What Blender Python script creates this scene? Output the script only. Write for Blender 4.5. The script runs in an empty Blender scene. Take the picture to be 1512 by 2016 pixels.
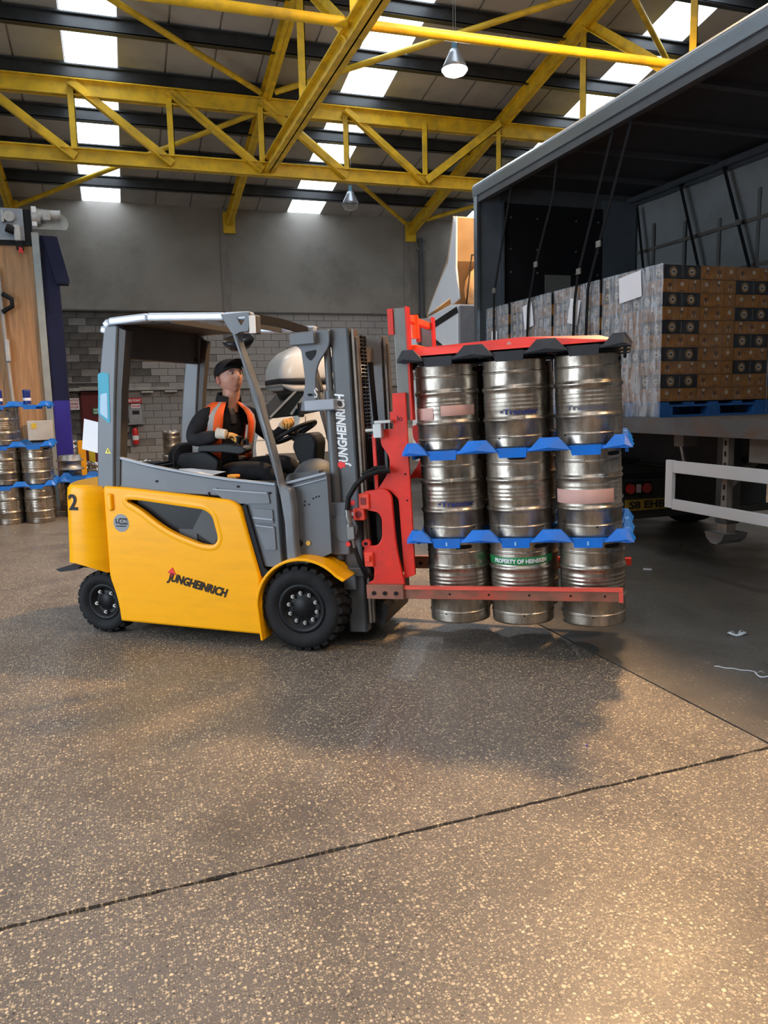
import bpy, bmesh, math, random
from math import sin, cos, pi, radians, sqrt, atan2
from mathutils import Vector, Matrix, noise
random.seed(7)
S = bpy.context.scene
COL = S.collection
# ------------------------------------------------------------------ camera
cam = bpy.data.cameras.new('camera'); camo = bpy.data.objects.new('camera', cam); COL.objects.link(camo)
cam.sensor_fit = 'VERTICAL'; cam.sensor_height = 36.0; cam.sensor_width = 27.0
cam.lens = 36.0*1520/2016; cam.clip_start = .05; cam.clip_end = 200
YAW, PITCH, ROLL = radians(18.741), radians(8.2725), radians(1.3)
fw = Vector((sin(YAW)*cos(PITCH), cos(YAW)*cos(PITCH), -sin(PITCH)))
r0 = Vector((cos(YAW), -sin(YAW), 0)); u0 = r0.cross(fw)
rr = cos(ROLL)*r0 - sin(ROLL)*u0; uu = sin(ROLL)*r0 + cos(ROLL)*u0
camo.matrix_world = Matrix(((rr.x, uu.x, -fw.x, 0), (rr.y, uu.y, -fw.y, 0), (rr.z, uu.z, -fw.z, 1.65), (0, 0, 0, 1)))
S.camera = camo
# ------------------------------------------------------------------ world, exposure, large lights
S.view_settings.view_transform = 'Standard'; S.view_settings.look = 'None'
S.view_settings.gamma = 1.0; S.view_settings.use_curve_mapping = False
S.view_settings.exposure = 0.38
w = bpy.data.worlds.new('overcast_sky'); S.world = w; w.use_nodes = True
bg = w.node_tree.nodes['Background']; bg.inputs[0].default_value = (.62, .72, .85, 1); bg.inputs[1].default_value = 1.0
SKYLIGHT = 5.0
def light(name, kind, loc, energy, col, **k):
    l = bpy.data.lights.new(name, kind); l.energy = energy; l.color = col
    for a, b in k.items(): setattr(l, a, b)
    o = bpy.data.objects.new(name, l); o.location = loc; COL.objects.link(o); return o
# area light for cool daylight from the left, its door unseen and not modelled
o = light('left_daylight', 'AREA', (-6.9, 3.0, 2.4), 520, (.72, .86, 1.0), shape='RECTANGLE', size=4.6, size_y=6.0)
o.rotation_euler = (0, radians(-90), 0)
SODIUM = (1.0, .60, .28)
LAMPS = [('sodium', (5.82, 7.1, 8.0), 3600), ('sodium', (5.6, -.6, 8.0), 800), ('sodium', (-1.5, -2.5, 8.0), 250),
         ('white', (5.42, 12.0, 6.8), 260), ('white', (5.46, 18.0, 6.15), 0)]
# ------------------------------------------------------------------ materials
MATS = {}
def M(name, col, rough=.5, metal=0.0, var=.12, vs=6.0, bump=0.0, bs=60.0, dirt=None, ds=3.0, damt=.5, coat=0.0, stretch=None, aniso=None, emit=None, trans=0):
    if name in MATS: return MATS[name]
    m = bpy.data.materials.new(name); m.use_nodes = True; nt = m.node_tree; N = nt.nodes; Lk = nt.links
    b = N['Principled BSDF']; b.inputs['Roughness'].default_value = rough; b.inputs['Metallic'].default_value = metal
    b.inputs['Coat Weight'].default_value = coat
    if sum(col[:3]) < .12 and metal == 0: b.inputs['Specular IOR Level'].default_value = .22
    tc = N.new('ShaderNodeTexCoord'); src = tc.outputs['Object']
    if stretch:
        mp = N.new('ShaderNodeMapping'); mp.inputs['Scale'].default_value = stretch; Lk.new(src, mp.inputs[0]); src2 = mp.outputs[0]
    else: src2 = src
    nz = N.new('ShaderNodeTexNoise'); nz.inputs['Scale'].default_value = vs; nz.inputs['Detail'].default_value = 5; Lk.new(src2, nz.inputs['Vector'])
    rp = N.new('ShaderNodeValToRGB'); rp.color_ramp.elements[0].position = .3; rp.color_ramp.elements[1].position = .7
    rp.color_ramp.elements[0].color = [max(0, c*(1-var)) for c in col[:3]]+[1]; rp.color_ramp.elements[1].color = [min(1, c*(1+var)) for c in col[:3]]+[1]
    Lk.new(nz.outputs['Fac'], rp.inputs[0]); out = rp.outputs[0]
    if dirt:
        n2 = N.new('ShaderNodeTexNoise'); n2.inputs['Scale'].default_value = ds; n2.inputs['Detail'].default_value = 8; n2.inputs['Roughness'].default_value = .65; Lk.new(src2, n2.inputs['Vector'])
        r2 = N.new('ShaderNodeValToRGB'); r2.color_ramp.elements[0].position = .48; r2.color_ramp.elements[1].position = .7
        r2.color_ramp.elements[0].color = (0, 0, 0, 1); r2.color_ramp.elements[1].color = (damt, damt, damt, 1); Lk.new(n2.outputs['Fac'], r2.inputs[0])
        mx = N.new('ShaderNodeMix'); mx.data_type = 'RGBA'; Lk.new(r2.outputs[0], mx.inputs[0]); Lk.new(out, mx.inputs[6]); mx.inputs[7].default_value = (*dirt, 1); out = mx.outputs[2]
        mr = N.new('ShaderNodeMath'); mr.operation = 'MULTIPLY_ADD'; Lk.new(r2.outputs[0], mr.inputs[0]); mr.inputs[1].default_value = .3; mr.inputs[2].default_value = rough; Lk.new(mr.outputs[0], b.inputs['Roughness'])
    Lk.new(out, b.inputs['Base Color'])
    if bump:
        n3 = N.new('ShaderNodeTexNoise'); n3.inputs['Scale'].default_value = bs; n3.inputs['Detail'].default_value = 3; Lk.new(src2, n3.inputs['Vector'])
        bp = N.new('ShaderNodeBump'); bp.inputs['Strength'].default_value = bump; bp.inputs['Distance'].default_value = .01; Lk.new(n3.outputs['Fac'], bp.inputs['Height']); Lk.new(bp.outputs[0], b.inputs['Normal'])
    if emit:
        b.inputs['Emission Color'].default_value = (*emit[0], 1); b.inputs['Emission Strength'].default_value = emit[1]
    if trans:
        b.inputs['Transmission Weight'].default_value = trans
    MATS[name] = m; return m
# ------------------------------------------------------------------ mesh helpers
class MB:
    def __init__(s, T=None): s.v = []; s.f = []; s.m = []; s.sm = []; s.T = T; s.cur = 0
    def add(s, vs, fs, smooth=False, T=None):
        o = len(s.v)
        for p in vs: s.v.append(T @ Vector(p) if T else Vector(p))
        for f in fs: s.f.append([o+i for i in f]); s.m.append(s.cur); s.sm.append(smooth)
        return s
    def box(s, x0, x1, y0, y1, z0, z1, T=None):
        v = [(x, y, z) for x in (x0, x1) for y in (y0, y1) for z in (z0, z1)]
        return s.add(v, [(0, 1, 3, 2), (4, 6, 7, 5), (0, 4, 5, 1), (2, 3, 7, 6), (0, 2, 6, 4), (1, 5, 7, 3)], False, T)
    def prism(s, poly, a, b, axis='y', T=None, smooth=False):
        n = len(poly)
        def mk(u, v, w): return (u, w, v) if axis == 'y' else ((w, u, v) if axis == 'x' else (u, v, w))
        vs = [mk(u, v, a) for u, v in poly]+[mk(u, v, b) for u, v in poly]
        ar = sum(poly[i][0]*poly[(i+1) % n][1]-poly[(i+1) % n][0]*poly[i][1] for i in range(n))
        fs = [list(range(n)), list(range(2*n-1, n-1, -1))]
        for i in range(n): j = (i+1) % n; fs.append([i, i+n, j+n, j])
        flip = (ar > 0) == (axis != 'y')
        if (a > b): flip = not flip
        if flip: fs = [list(reversed(f)) for f in fs]
        return s.add(vs, fs, smooth, T)
    def tube(s, pts, r, n=10, caps=True, T=None, smooth=True):
        pts = [Vector(p) for p in pts]; k = len(pts); rs = r if isinstance(r, (list, tuple)) else [r]*k
        vs = []; up = None
        for i, p in enumerate(pts):
            d = (pts[min(i+1, k-1)]-pts[max(i-1, 0)]).normalized()
            if up is None:
                up = Vector((0, 0, 1)) if abs(d.z) < .9 else Vector((1, 0, 0))
            a = d.cross(up).normalized(); up = a.cross(d).normalized()
            for j in range(n): t = 2*pi*j/n; vs.append(p+rs[i]*(cos(t)*a+sin(t)*up))
        fs = [(i*n+j, i*n+(j+1) % n, (i+1)*n+(j+1) % n, (i+1)*n+j) for i in range(k-1) for j in range(n)]
        s.add(vs, fs, smooth, T)
        if caps: s.add([vs[j] for j in range(n)], [list(range(n-1, -1, -1))], False, T); s.add([vs[(k-1)*n+j] for j in range(n)], [list(range(n))], False, T)
        return s
    def cyl(s, p0, p1, r, r2=None, n=20, T=None): return s.tube([p0, p1], [r, r if r2 is None else r2], n, True, T)
    def lathe(s, prof, n=32, T=None, smooth=True, a0=0, a1=2*pi):
        k = len(prof); full = abs(a1-a0-2*pi) < 1e-6; nn = n if full else n+1
        vs = [(r*cos(a0+(a1-a0)*j/n), r*sin(a0+(a1-a0)*j/n), z) for r, z in prof for j in range(nn)]
        fs = []
        for i in range(k-1):
            for j in range(n):
                j2 = (j+1) % nn if full else j+1
                fs.append((i*nn+j, i*nn+j2, (i+1)*nn+j2, (i+1)*nn+j))
        return s.add(vs, fs, smooth, T)
    def sphere(s, c, rx, ry=None, rz=None, n=16, T=None):
        ry = ry or rx; rz = rz or rx; vs = []; k = n//2+1
        for i in range(k):
            t = -pi/2+pi*i/(k-1)
            for j in range(n): a = 2*pi*j/n; vs.append((c[0]+rx*cos(t)*cos(a), c[1]+ry*cos(t)*sin(a), c[2]+rz*sin(t)))
        fs = [(i*n+j, i*n+(j+1) % n, (i+1)*n+(j+1) % n, (i+1)*n+j) for i in range(k-1) for j in range(n)]
        return s.add(vs, fs, True, T)
    def beam(s, p0, p1, w=.1, h=.1, kind='box', up=(0, 0, 1)):
        p0 = Vector(p0); p1 = Vector(p1); d = p1-p0; L = d.length; d.normalize(); u = Vector(up)
        if abs(d.dot(u)) > .98: u = Vector((0, 1, 0))
        a = d.cross(u).normalized(); u = a.cross(d).normalized()
        T = Matrix(((d.x, a.x, u.x, p0.x), (d.y, a.y, u.y, p0.y), (d.z, a.z, u.z, p0.z), (0, 0, 0, 1)))
        t = min(w, h)*.12
        if kind == 'box': s.box(0, L, -w/2, w/2, -h/2, h/2, T)
        elif kind == 'I':
            s.box(0, L, -t/2, t/2, -h/2, h/2, T); s.box(0, L, -w/2, w/2, h/2-t, h/2, T); s.box(0, L, -w/2, w/2, -h/2, -h/2+t, T)
        elif kind == 'C':
            s.box(0, L, -t/2-w/2, t/2-w/2, -h/2, h/2, T); s.box(0, L, -w/2, w/2, h/2-t, h/2, T); s.box(0, L, -w/2, w/2, -h/2, -h/2+t, T)
        elif kind == 'L':
            s.box(0, L, -w/2, -w/2+t, -h/2, h/2, T); s.box(0, L, -w/2, w/2, -h/2, -h/2+t, T)
        return s
    def mesh(s, name, mats):
        me = bpy.data.meshes.new(name); T = s.T
        me.from_pydata([T @ v if T else v for v in s.v], [], s.f)
        for m in (mats if isinstance(mats, (list, tuple)) else [mats]): me.materials.append(m)
        me.polygons.foreach_set('material_index', s.m); me.polygons.foreach_set('use_smooth', s.sm)
        me.update(); return me
    def build(s, name, mats, parent=None, bevel=0, loc=None, mw=None, segs=2, sub=0):
        return mo(name, s.mesh(name, mats), parent, bevel, loc, mw, segs, sub)
def mo(name, me, parent=None, bevel=0, loc=None, mw=None, segs=2, sub=0):
    o = bpy.data.objects.new(name, me); COL.objects.link(o)
    if parent: o.parent = parent
    if loc: o.location = loc
    if mw is not None: o.matrix_world = mw
    if bevel:
        b = o.modifiers.new('bevel', 'BEVEL'); b.width = bevel; b.segments = segs; b.limit_method = 'ANGLE'; b.angle_limit = radians(35)
        b.use_clamp_overlap = True
    if sub:
        b = o.modifiers.new('sub', 'SUBSURF'); b.levels = sub; b.render_levels = sub
    return o
def tag(o, label=None, cat=None, group=None, kind=None):
    if label: o['label'] = label
    if cat: o['category'] = cat
    if group: o['group'] = group
    if kind: o['kind'] = kind
    return o
def thing(name, label, cat, loc=(0, 0, 0), rz=0, group=None, mw=None):
    o = bpy.data.objects.new(name, None); COL.objects.link(o); o.empty_display_size = .1
    if mw is not None: o.matrix_world = mw
    else: o.location = loc; o.rotation_euler = (0, 0, rz)
    return tag(o, label, cat, group)
def dup(root, mw, label=None, group=None, kids=True):
    def cp(o, par):
        c = o.copy(); COL.objects.link(c)
        if par: c.parent = par
        for ch in o.children:
            cp(ch, c)
        return c
    r = cp(root, None) if kids else root.copy()
    if not kids: COL.objects.link(r)
    r.matrix_world = mw
    if label: r['label'] = label
    if group: r['group'] = group
    return r
def T3(x, y, z): return Matrix.Translation((x, y, z))
def RX(a): return Matrix.Rotation(radians(a), 4, 'X')
def RY(a): return Matrix.Rotation(radians(a), 4, 'Y')
def RZ(a): return Matrix.Rotation(radians(a), 4, 'Z')
SIDE = Matrix(((1, 0, 0, 0), (0, 0, -1, 0), (0, 1, 0, 0), (0, 0, 0, 1)))   # text / plate plane facing -y
def fillet(pts, r, n=5):
    """round the corners of a polygon; r is one radius or a list"""
    out = []; k = len(pts); rs = r if isinstance(r, (list, tuple)) else [r]*k
    for i in range(k):
        p = Vector(pts[i]); a = Vector(pts[i-1])-p; b = Vector(pts[(i+1) % k])-p; R = rs[i]
        if R <= 0: out.append(tuple(p)); continue
        la, lb = a.length, b.length; a.normalize(); b.normalize(); d = min(R, la*.48, lb*.48)
        q0 = p+a*d; q1 = p+b*d
        for j in range(n+1):
            t = j/n; out.append(tuple(q0*(1-t)**2+p*2*t*(1-t)+q1*t*t))
    return out
def plate_mesh(outer, holes, th, bevel=.006, res=2):
    cu = bpy.data.curves.new('outline', 'CURVE'); cu.dimensions = '2D'; cu.fill_mode = 'BOTH'
    cu.extrude = max(th/2-bevel, .0005); cu.bevel_depth = bevel; cu.bevel_resolution = res; cu.offset = -bevel
    for poly in [outer]+list(holes):
        sp = cu.splines.new('POLY'); sp.points.add(len(poly)-1)
        for i, (x, y) in enumerate(poly): sp.points[i].co = (x, y, 0, 1)
        sp.use_cyclic_u = True
    o = bpy.data.objects.new('outline', cu); me = bpy.data.meshes.new_from_object(o)
    bpy.data.objects.remove(o); bpy.data.curves.remove(cu); return me
def plate(name, outer, holes, yc, th, mat, parent=None, bevel=.006, T=None, axis='y'):
    me = plate_mesh(outer, holes, th, bevel)
    X = T3(0, yc, 0) @ SIDE
    me.transform((T if T else Matrix()) @ X); me.materials.clear(); me.materials.append(mat)
    return mo(name, me, parent)
def text_mesh(body, size, shear=0, bold=0, th=.002, spacing=1.0):
    cu = bpy.data.curves.new('text', 'FONT'); cu.body = body; cu.size = size; cu.shear = shear; cu.offset = bold
    cu.extrude = th; cu.space_character = spacing; cu.resolution_u = 3
    o = bpy.data.objects.new('text', cu); me = bpy.data.meshes.new_from_object(o)
    bpy.data.objects.remove(o); bpy.data.curves.remove(cu); return me
def text(name, body, size, T, mat, parent=None, shear=0, bold=0, width=None, th=.001, center=False):
    me = text_mesh(body, size, shear, bold, th)
    xs = [v.co.x for v in me.vertices]
    if xs:
        w0, w1 = min(xs), max(xs)
        if width: me.transform(Matrix.Diagonal((width/(w1-w0), 1, 1, 1))); w0 *= width/(w1-w0); w1 = w0+width
        if center: me.transform(T3(-(w0+w1)/2, 0, 0))
    me.transform(T); me.materials.clear(); me.materials.append(mat)
    return mo(name, me, parent)
def skin(name, J, E, mat, parent=None, root=0, sub=2, T=None):
    me = bpy.data.meshes.new(name); names = list(J)
    me.from_pydata([tuple(T @ Vector(J[k][0])) if T else J[k][0] for k in names], [(names.index(a), names.index(b)) for a, b in E], [])
    me.materials.append(mat); o = mo(name, me, parent)
    md = o.modifiers.new('skin', 'SKIN'); md.use_smooth_shade = True; md.branch_smoothing = .6
    sv = me.skin_vertices[0].data if me.skin_vertices else None
    if sv is None:
        bm = bmesh.new(); bm.from_mesh(me); bm.verts.layers.skin.verify(); bm.to_mesh(me); bm.free(); sv = me.skin_vertices[0].data
    for i, k in enumerate(names):
        r = J[k][1]; sv[i].radius = r if isinstance(r, tuple) else (r, r); sv[i].use_root = (i == root)
    ss = o.modifiers.new('sub', 'SUBSURF'); ss.levels = sub; ss.render_levels = sub
    return o
YEL = M('forklift_yellow', (1.0, .43, .0), .30, 0, .03, 2, coat=.06, dirt=(.62, .27, .005), ds=2.2, damt=.25, stretch=(1, 1, 6))
YEL.node_tree.nodes['Principled BSDF'].inputs['Specular IOR Level'].default_value = .25
GREY = M('forklift_grey', (.115, .125, .14), .42, 0, .08, 4)
GREYL = M('forklift_light_grey', (.30, .33, .38), .35, 0, .06, 4)
DARK = M('dark_plastic', (.022, .022, .025), .5, 0, .2, 8)
BLACK = M('black', (.008, .008, .009), .55)
RED = M('attachment_red', (.72, .028, .014), .38, 0, .1, 5, dirt=(.25, .03, .02), ds=7, damt=.35)
STEEL = M('bare_steel', (.42, .40, .37), .4, .9, .2, 12)
BROWNSTEEL = M('greasy_steel', (.20, .165, .135), .45, .5, .2, 12)
RUBBER = M('tyre_rubber', (.016, .016, .017), .75, 0, .3, 9, bump=.3, bs=50)
WHITE = M('white_paint', (.74, .76, .78), .3, 0, .03, 3, coat=.3)
PAPER = M('white_paper', (.80, .80, .83), .7, 0, .03, 3)
TYEL = M('truss_yellow', (.78, .50, .02), .45, 0, .18, 3, dirt=(.28, .19, .05), ds=4, damt=.5)
WHITELET = M('white_lettering', (.82, .83, .85), .5)
BLACKLET = M('black_lettering', (.012, .012, .014), .5)
REDLET = M('red_lettering', (.80, .02, .02), .5)
BLUE = M('tray_blue', (.002, .15, .62), .38, 0, .15, 5, dirt=(.05, .1, .25), ds=6, damt=.3)
# ================================================================== SETTING
def floor_mat(name, base, warm, density, rough):
    m = bpy.data.materials.new(name); m.use_nodes = True; nt = m.node_tree; N = nt.nodes; Lk = nt.links; b = N['Principled BSDF']
    tc = N.new('ShaderNodeTexCoord'); P = tc.outputs['Object']
    def nz(sc, det=4, ro=.5):
        n = N.new('ShaderNodeTexNoise'); n.inputs['Scale'].default_value = sc; n.inputs['Detail'].default_value = det; n.inputs['Roughness'].default_value = ro; Lk.new(P, n.inputs['Vector']); return n.outputs['Fac']
    def ramp(src, p0, p1, c0, c1):
        r = N.new('ShaderNodeValToRGB'); r.color_ramp.elements[0].position = p0; r.color_ramp.elements[1].position = p1
        r.color_ramp.elements[0].color = (*c0, 1); r.color_ramp.elements[1].color = (*c1, 1); Lk.new(src, r.inputs[0]); return r.outputs[0]
    def math_(op, a, b_=None, c=None):
        n = N.new('ShaderNodeMath'); n.operation = op
        for i, x in enumerate((a, b_, c)):
            if x is None: continue
            if isinstance(x, (int, float)): n.inputs[i].default_value = x
            else: Lk.new(x, n.inputs[i])
        return n.outputs[0]
    def mix(f, a, c):
        n = N.new('ShaderNodeMix'); n.data_type = 'RGBA'
        Lk.new(f, n.inputs[0])
        for i, x in ((6, a), (7, c)):
            if isinstance(x, tuple): n.inputs[i].default_value = (*x, 1)
            else: Lk.new(x, n.inputs[i])
        return n.outputs[2]
    big = nz(.8, 5, .6)
    col = ramp(big, .35, .65, tuple(c*.72 for c in base), tuple(c*1.15 for c in base))
    fine = nz(120, 3)
    col = mix(ramp(fine, .4, .62, (0, 0, 0), (.45, .45, .45)), col, tuple(c*.5 for c in base)); col = mix(ramp(nz(330, 2), .5, .7, (0, 0, 0), (.4, .4, .4)), col, tuple(min(1, c*1.9) for c in base))
    masks = []
    dens = ramp(nz(2.6, 4, .6), .34, .60, (.80,)*3, (1.,)*3)
    for sc, th, rmax, c in ((66, .64, .30, warm), (125, .60, .34, tuple(x*.8 for x in warm)), (150, .70, .36, tuple(x*.5 for x in warm)), (85, .82, .30, (.035, .032, .03))):
        wv = N.new('ShaderNodeTexNoise'); wv.inputs['Scale'].default_value = sc*.9; Lk.new(P, wv.inputs['Vector'])
        ad = N.new('ShaderNodeVectorMath'); ad.operation = 'MULTIPLY_ADD'; Lk.new(wv.outputs['Color'], ad.inputs[0]); ad.inputs[1].default_value = (.6/sc,)*3; Lk.new(P, ad.inputs[2])
        v = N.new('ShaderNodeTexVoronoi'); v.voronoi_dimensions = '2D'; v.inputs['Scale'].default_value = sc; v.inputs['Randomness'].default_value = .9; Lk.new(ad.outputs[0], v.inputs['Vector'])
        sep = N.new('ShaderNodeSeparateColor'); Lk.new(v.outputs['Color'], sep.inputs[0])
        pick = math_('GREATER_THAN', math_('MULTIPLY', sep.outputs[0], dens if c[0] > .1 else 1.0), 1-(1-th)*density if c[0] > .1 else th)
        size = math_('MULTIPLY_ADD', sep.outputs[1], rmax, .12)
        inside = math_('LESS_THAN', v.outputs['Distance'], size)
        mk = math_('MULTIPLY', pick, inside)
        mk = math_('MULTIPLY', mk, math_('MULTIPLY_ADD', sep.outputs[2], .6, .35))
        col = mix(mk, col, c)
        masks.append(mk)
    st = ramp(nz(.5, 6, .7), .52, .66, (0, 0, 0), (.5, .5, .5))
    col = mix(st, col, tuple(c*.35 for c in base))
    Lk.new(col, b.inputs['Base Color'])
    ro = ramp(nz(1.3, 6, .65), .35, .7, (rough-.13,)*3, (rough+.15,)*3); Lk.new(ro, b.inputs['Roughness'])
    bp = N.new('ShaderNodeBump'); bp.inputs['Strength'].default_value = .35; bp.inputs['Distance'].default_value = .004
    Lk.new(nz(45, 6, .6), bp.inputs['Height']); Lk.new(bp.outputs[0], b.inputs['Normal'])
    return m
FLOORM = floor_mat('aggregate_concrete', (.142, .126, .113), (.70, .58, .39), 1.0, .40)
FLOORG = floor_mat('worn_grey_concrete', (.125, .115, .10), (.34, .30, .24), .40, .38)
XW0, XW1, YW0, YW1 = -7.0, 13.8, -13.0, 22.0
flo = MB().box(XW0-.3, XW1+.3, YW0-.3, YW1+.3, -.30, -.014).build('floor', M('joint_filler', (.02, .018, .016), .8)); tag(flo, kind='structure')
def wob(a, b, n, amp, seed):
    out = []
    for i in range(n+1):
        t = i/n; x = a[0]+(b[0]-a[0])*t; y = a[1]+(b[1]-a[1])*t; k = (x+y)
        d = amp*(noise.noise(Vector((k*7, seed, 0)))+.5*noise.noise(Vector((k*29, seed, 3))))
        if abs(b[0]-a[0]) > abs(b[1]-a[1]): out.append((x, y+d))
        else: out.append((x+d, y))
    return out
JY, JX, G = 2.60, 2.81, .009
def yj(x): return 2.56+.035*x if x < 2.8 else 2.66
def slab(p, mat): MB().prism(p, -.06, 0, 'z').build('slab', mat, flo)
def yline(x0, x1, off, s): return [(x, y+yj(x)+off) for x, y in wob((x0, 0), (x1, 0), 300, .010, s)]
def xline(y0, y1, off, s): return wob((JX+off, y0), (JX+off, y1), 160, .005, s)
slab([(XW0, YW0)]+[(JX-G, YW0)]+list(reversed(yline(XW0, JX-G, -G, 1))), FLOORM)
slab(yline(XW0, JX-.005, G, 2)+xline(yj(JX-.1)+G+.01, YW1, -.007, 3)+[(XW0, YW1)], FLOORM)
slab([(XW1, yj(XW1)+G), (XW1, YW1)]+list(reversed(xline(yj(3)+G+.01, YW1, .007, 4))), FLOORG)
slab([(JX+.004, YW0), (XW1, YW0), (XW1, yj(9)-G), (JX+.004, yj(9)-G)], FLOORM)

# ---- back wall: block work below, rendered panels above
RENDER = M('rendered_panel', (.27, .25, .225), .85, 0, .10, .8, dirt=(.13, .12, .105), ds=.5, damt=.6)
BLOCKA = M('painted_block_light', (.30, .295, .29), .8, 0, .08, 2, bump=.3, bs=30, dirt=(.14, .135, .13), ds=1.0, damt=.4)
BLOCKB = M('painted_block_dark', (.085, .08, .075), .85, 0, .5, 2, bump=.3, bs=30)
BLOCKC = M('painted_block_grey', (.19, .18, .17), .85, 0, .35, 2, bump=.3, bs=30)
MORTAR = M('mortar', (.14, .135, .13), .9)
wb = MB(); wb.box(XW0, XW1, YW1+.03, YW1+.3, 0, 4.12)
wall = wb.build('wall_back', MORTAR); tag(wall, kind='structure')
MB().box(XW0, XW1, YW1-.02, YW1+.3, 4.12, 7.0).build('render_panel', RENDER, wall)
bw, bh = .44, .187; meshes = {}
for key, mt in (('a', BLOCKA), ('b', BLOCKB), ('c', BLOCKC)):
    meshes[key] = MB().box(-bw/2+.006, bw/2-.006, -.03, .03, -bh/2+.005, bh/2-.005).mesh('block', mt)
rnd = random.Random(3); far = MB()
for j in range(22):
    for i in range(-14, 34):
        x = i*bw+(bw/2 if j % 2 else 0)+.05; z = bh/2+j*bh
        if x < XW0+bw/2 or x > XW1-bw/2: continue
        if -.92 < x < .08 and z < 2.02: continue
        if -1.45 < x < 3.9 and .6 < z:
            dark_area = x < .55 and z > 2.2 or (x < -.5) or (.5 < x < 1.1 and z > 2.3 and rnd.random() < .3)  # blocks at the left and above the ledge take the dark material
            k = (rnd.choice('bbbc') if dark_area else rnd.choice('aaaaaaac'))
            o = bpy.data.objects.new('block', meshes[k]); COL.objects.link(o); o.parent = wall; o.location = (x, YW1+.012+rnd.uniform(-.004, .004), z)
        else: far.box(x-bw/2+.006, x+bw/2-.006, YW1-.015, YW1+.045, z-bh/2+.005, z+bh/2-.005)
tag(far.build('blockwork', BLOCKA, wall), kind='stuff')
# panel joints and pilaster on the render
pm = MB()
for x in (-2.2, 3.05, 8.35, 13.4): pm.box(x-.10, x+.10, YW1-.05, YW1+.02, 4.14, 6.9)
pm.build('pilaster', M('pilaster_grey', (.23, .21, .19), .85), wall)
MB().box(XW0, XW1, YW1-.06, YW1-.01, 4.10, 4.14).build('trim_1', M('dark_trim', (.07, .07, .065), .7), wall)
tag(MB().box(XW0, -.9, YW1-.14, YW1, 2.05, 2.13).box(.1, 8, YW1-.14, YW1, 2.05, 2.13).box(-.9, .1, YW1-.14, YW1, 2.06, 2.16).build('trim_2', M('ledge_paint', (.34, .33, .31), .7, 0, .3, 3)), kind='structure')
# other walls
W2 = M('side_wall_paint', (.20, .20, .20), .85, 0, .15, 1)
tag(MB().box(XW0-.3, XW0, YW0, YW1, 0, 8).prism([(YW0, 7.9), (YW1, 6.8), (4, 10.5)], XW0-.3, XW0, 'x').build('wall_left', W2), kind='structure')
tag(MB().box(XW1, XW1+.3, YW0, YW1, 0, 8).prism([(YW0, 7.9), (YW1, 6.8), (4, 10.5)], XW1, XW1+.3, 'x').build('wall_right', W2), kind='structure')
tag(MB().box(XW0, XW1, YW0-.3, YW0, 0, 7.6).build('wall_front', W2), kind='structure')
# ---- red exit door
d = thing('door_1', None, None, (-.42, 22.0, 0)); d['kind'] = 'structure'
MB().box(-.45, .45, -.03, .03, 0, 1.95).build('door_leaf', M('door_red', (.13, .012, .014), .5), d)
MB().box(-.5, -.45, -.05, .05, 0, 2.0).box(.45, .5, -.05, .05, 0, 2.0).box(-.5, .5, -.05, .05, 1.95, 2.03).build('door_frame', M('frame_maroon', (.06, .015, .015), .6), d)
MB().box(.28, .38, -.07, -.03, .9, .95).build('door_handle', STEEL, d)
# ---- roof: metal sheets on purlins, with translucent rooflights
SL = .2; YR = 4.0
def zr(y): return 6.85+SL*(22-y) if y >= YR else 6.85+SL*(22-YR)-SL*(YR-y)
SHEET = M('roof_sheet', (.42, .40, .37), .7, 0, .10, .7, dirt=(.17, .15, .13), ds=.4, damt=.5)
RL = bpy.data.materials.new('rooflight_glow'); RL.use_nodes = True
_n = RL.node_tree; _e = _n.nodes.new('ShaderNodeEmission'); _e.inputs[0].default_value = (.80, .90, 1.0, 1); _e.inputs[1].default_value = SKYLIGHT
_n.links.new(_e.outputs[0], _n.nodes['Material Output'].inputs[0])
ceil = MB().prism([(YW0-.3, zr(YW0-.3)+.12), (YR, zr(YR)+.12), (YW1+.3, zr(YW1+.3)+.12), (YW1+.3, zr(YW1+.3)+.3), (YR, zr(YR)+.3), (YW0-.3, zr(YW0-.3)+.3)], XW0-.3, XW1+.3, 'x').build('ceiling', M('roof_outer', (.1, .1, .1), .8)); tag(ceil, kind='structure')
sw = .885; strips = [-5.78, -.47, 4.84, 10.15]
x = XW0; xs = []
edges = sorted(set([XW0, XW1]))
segs = []; cur = XW0
for s0 in strips+[99]:
    a = cur; b = min(s0, XW1); n = max(1, round((b-a)/sw))
    for i in range(n): segs.append((a+(b-a)*i/n, a+(b-a)*(i+1)/n, 0))
    if s0 < 90: segs.append((s0, s0+.90, 1)); cur = s0+.90
for a, b, k in segs:
    for (y0, y1) in ((YR, YW1+.1), (YW0-.1, YR)):
        g = .02 if not k else .0
        m = MB().prism([(y0, zr(y0)), (y1, zr(y1)), (y1, zr(y1)+.08), (y0, zr(y0)+.08)], a+g, b-g, 'x')
        if not k: m.prism([(y0, zr(y0)+.04), (y1, zr(y1)+.04), (y1, zr(y1)+.1), (y0, zr(y0)+.1)], a-.02, a+.03, 'x')
        if k: m.build('rooflight', RL, ceil)
        else: m.build('roof_sheet', SHEET, ceil)
PUR = M('purlin_dark', (.035, .038, .042), .35, .2, .3, 3)
ys = [20.62-1.395*i for i in range(12)]+[YR-1.2-1.4*i for i in range(11)]
for y in ys:
    z = zr(y)
    MB().box(XW0, XW1, y-.04, y+.04, z-.25, z-.02).box(XW0, XW1, y-.10, y+.04, z-.04, z-.015).box(XW0, XW1, y-.04, y+.10, z-.255, z-.23).build('trim_3' if y == ys[0] else 'trim_4', PUR)['kind'] = 'structure'
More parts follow.
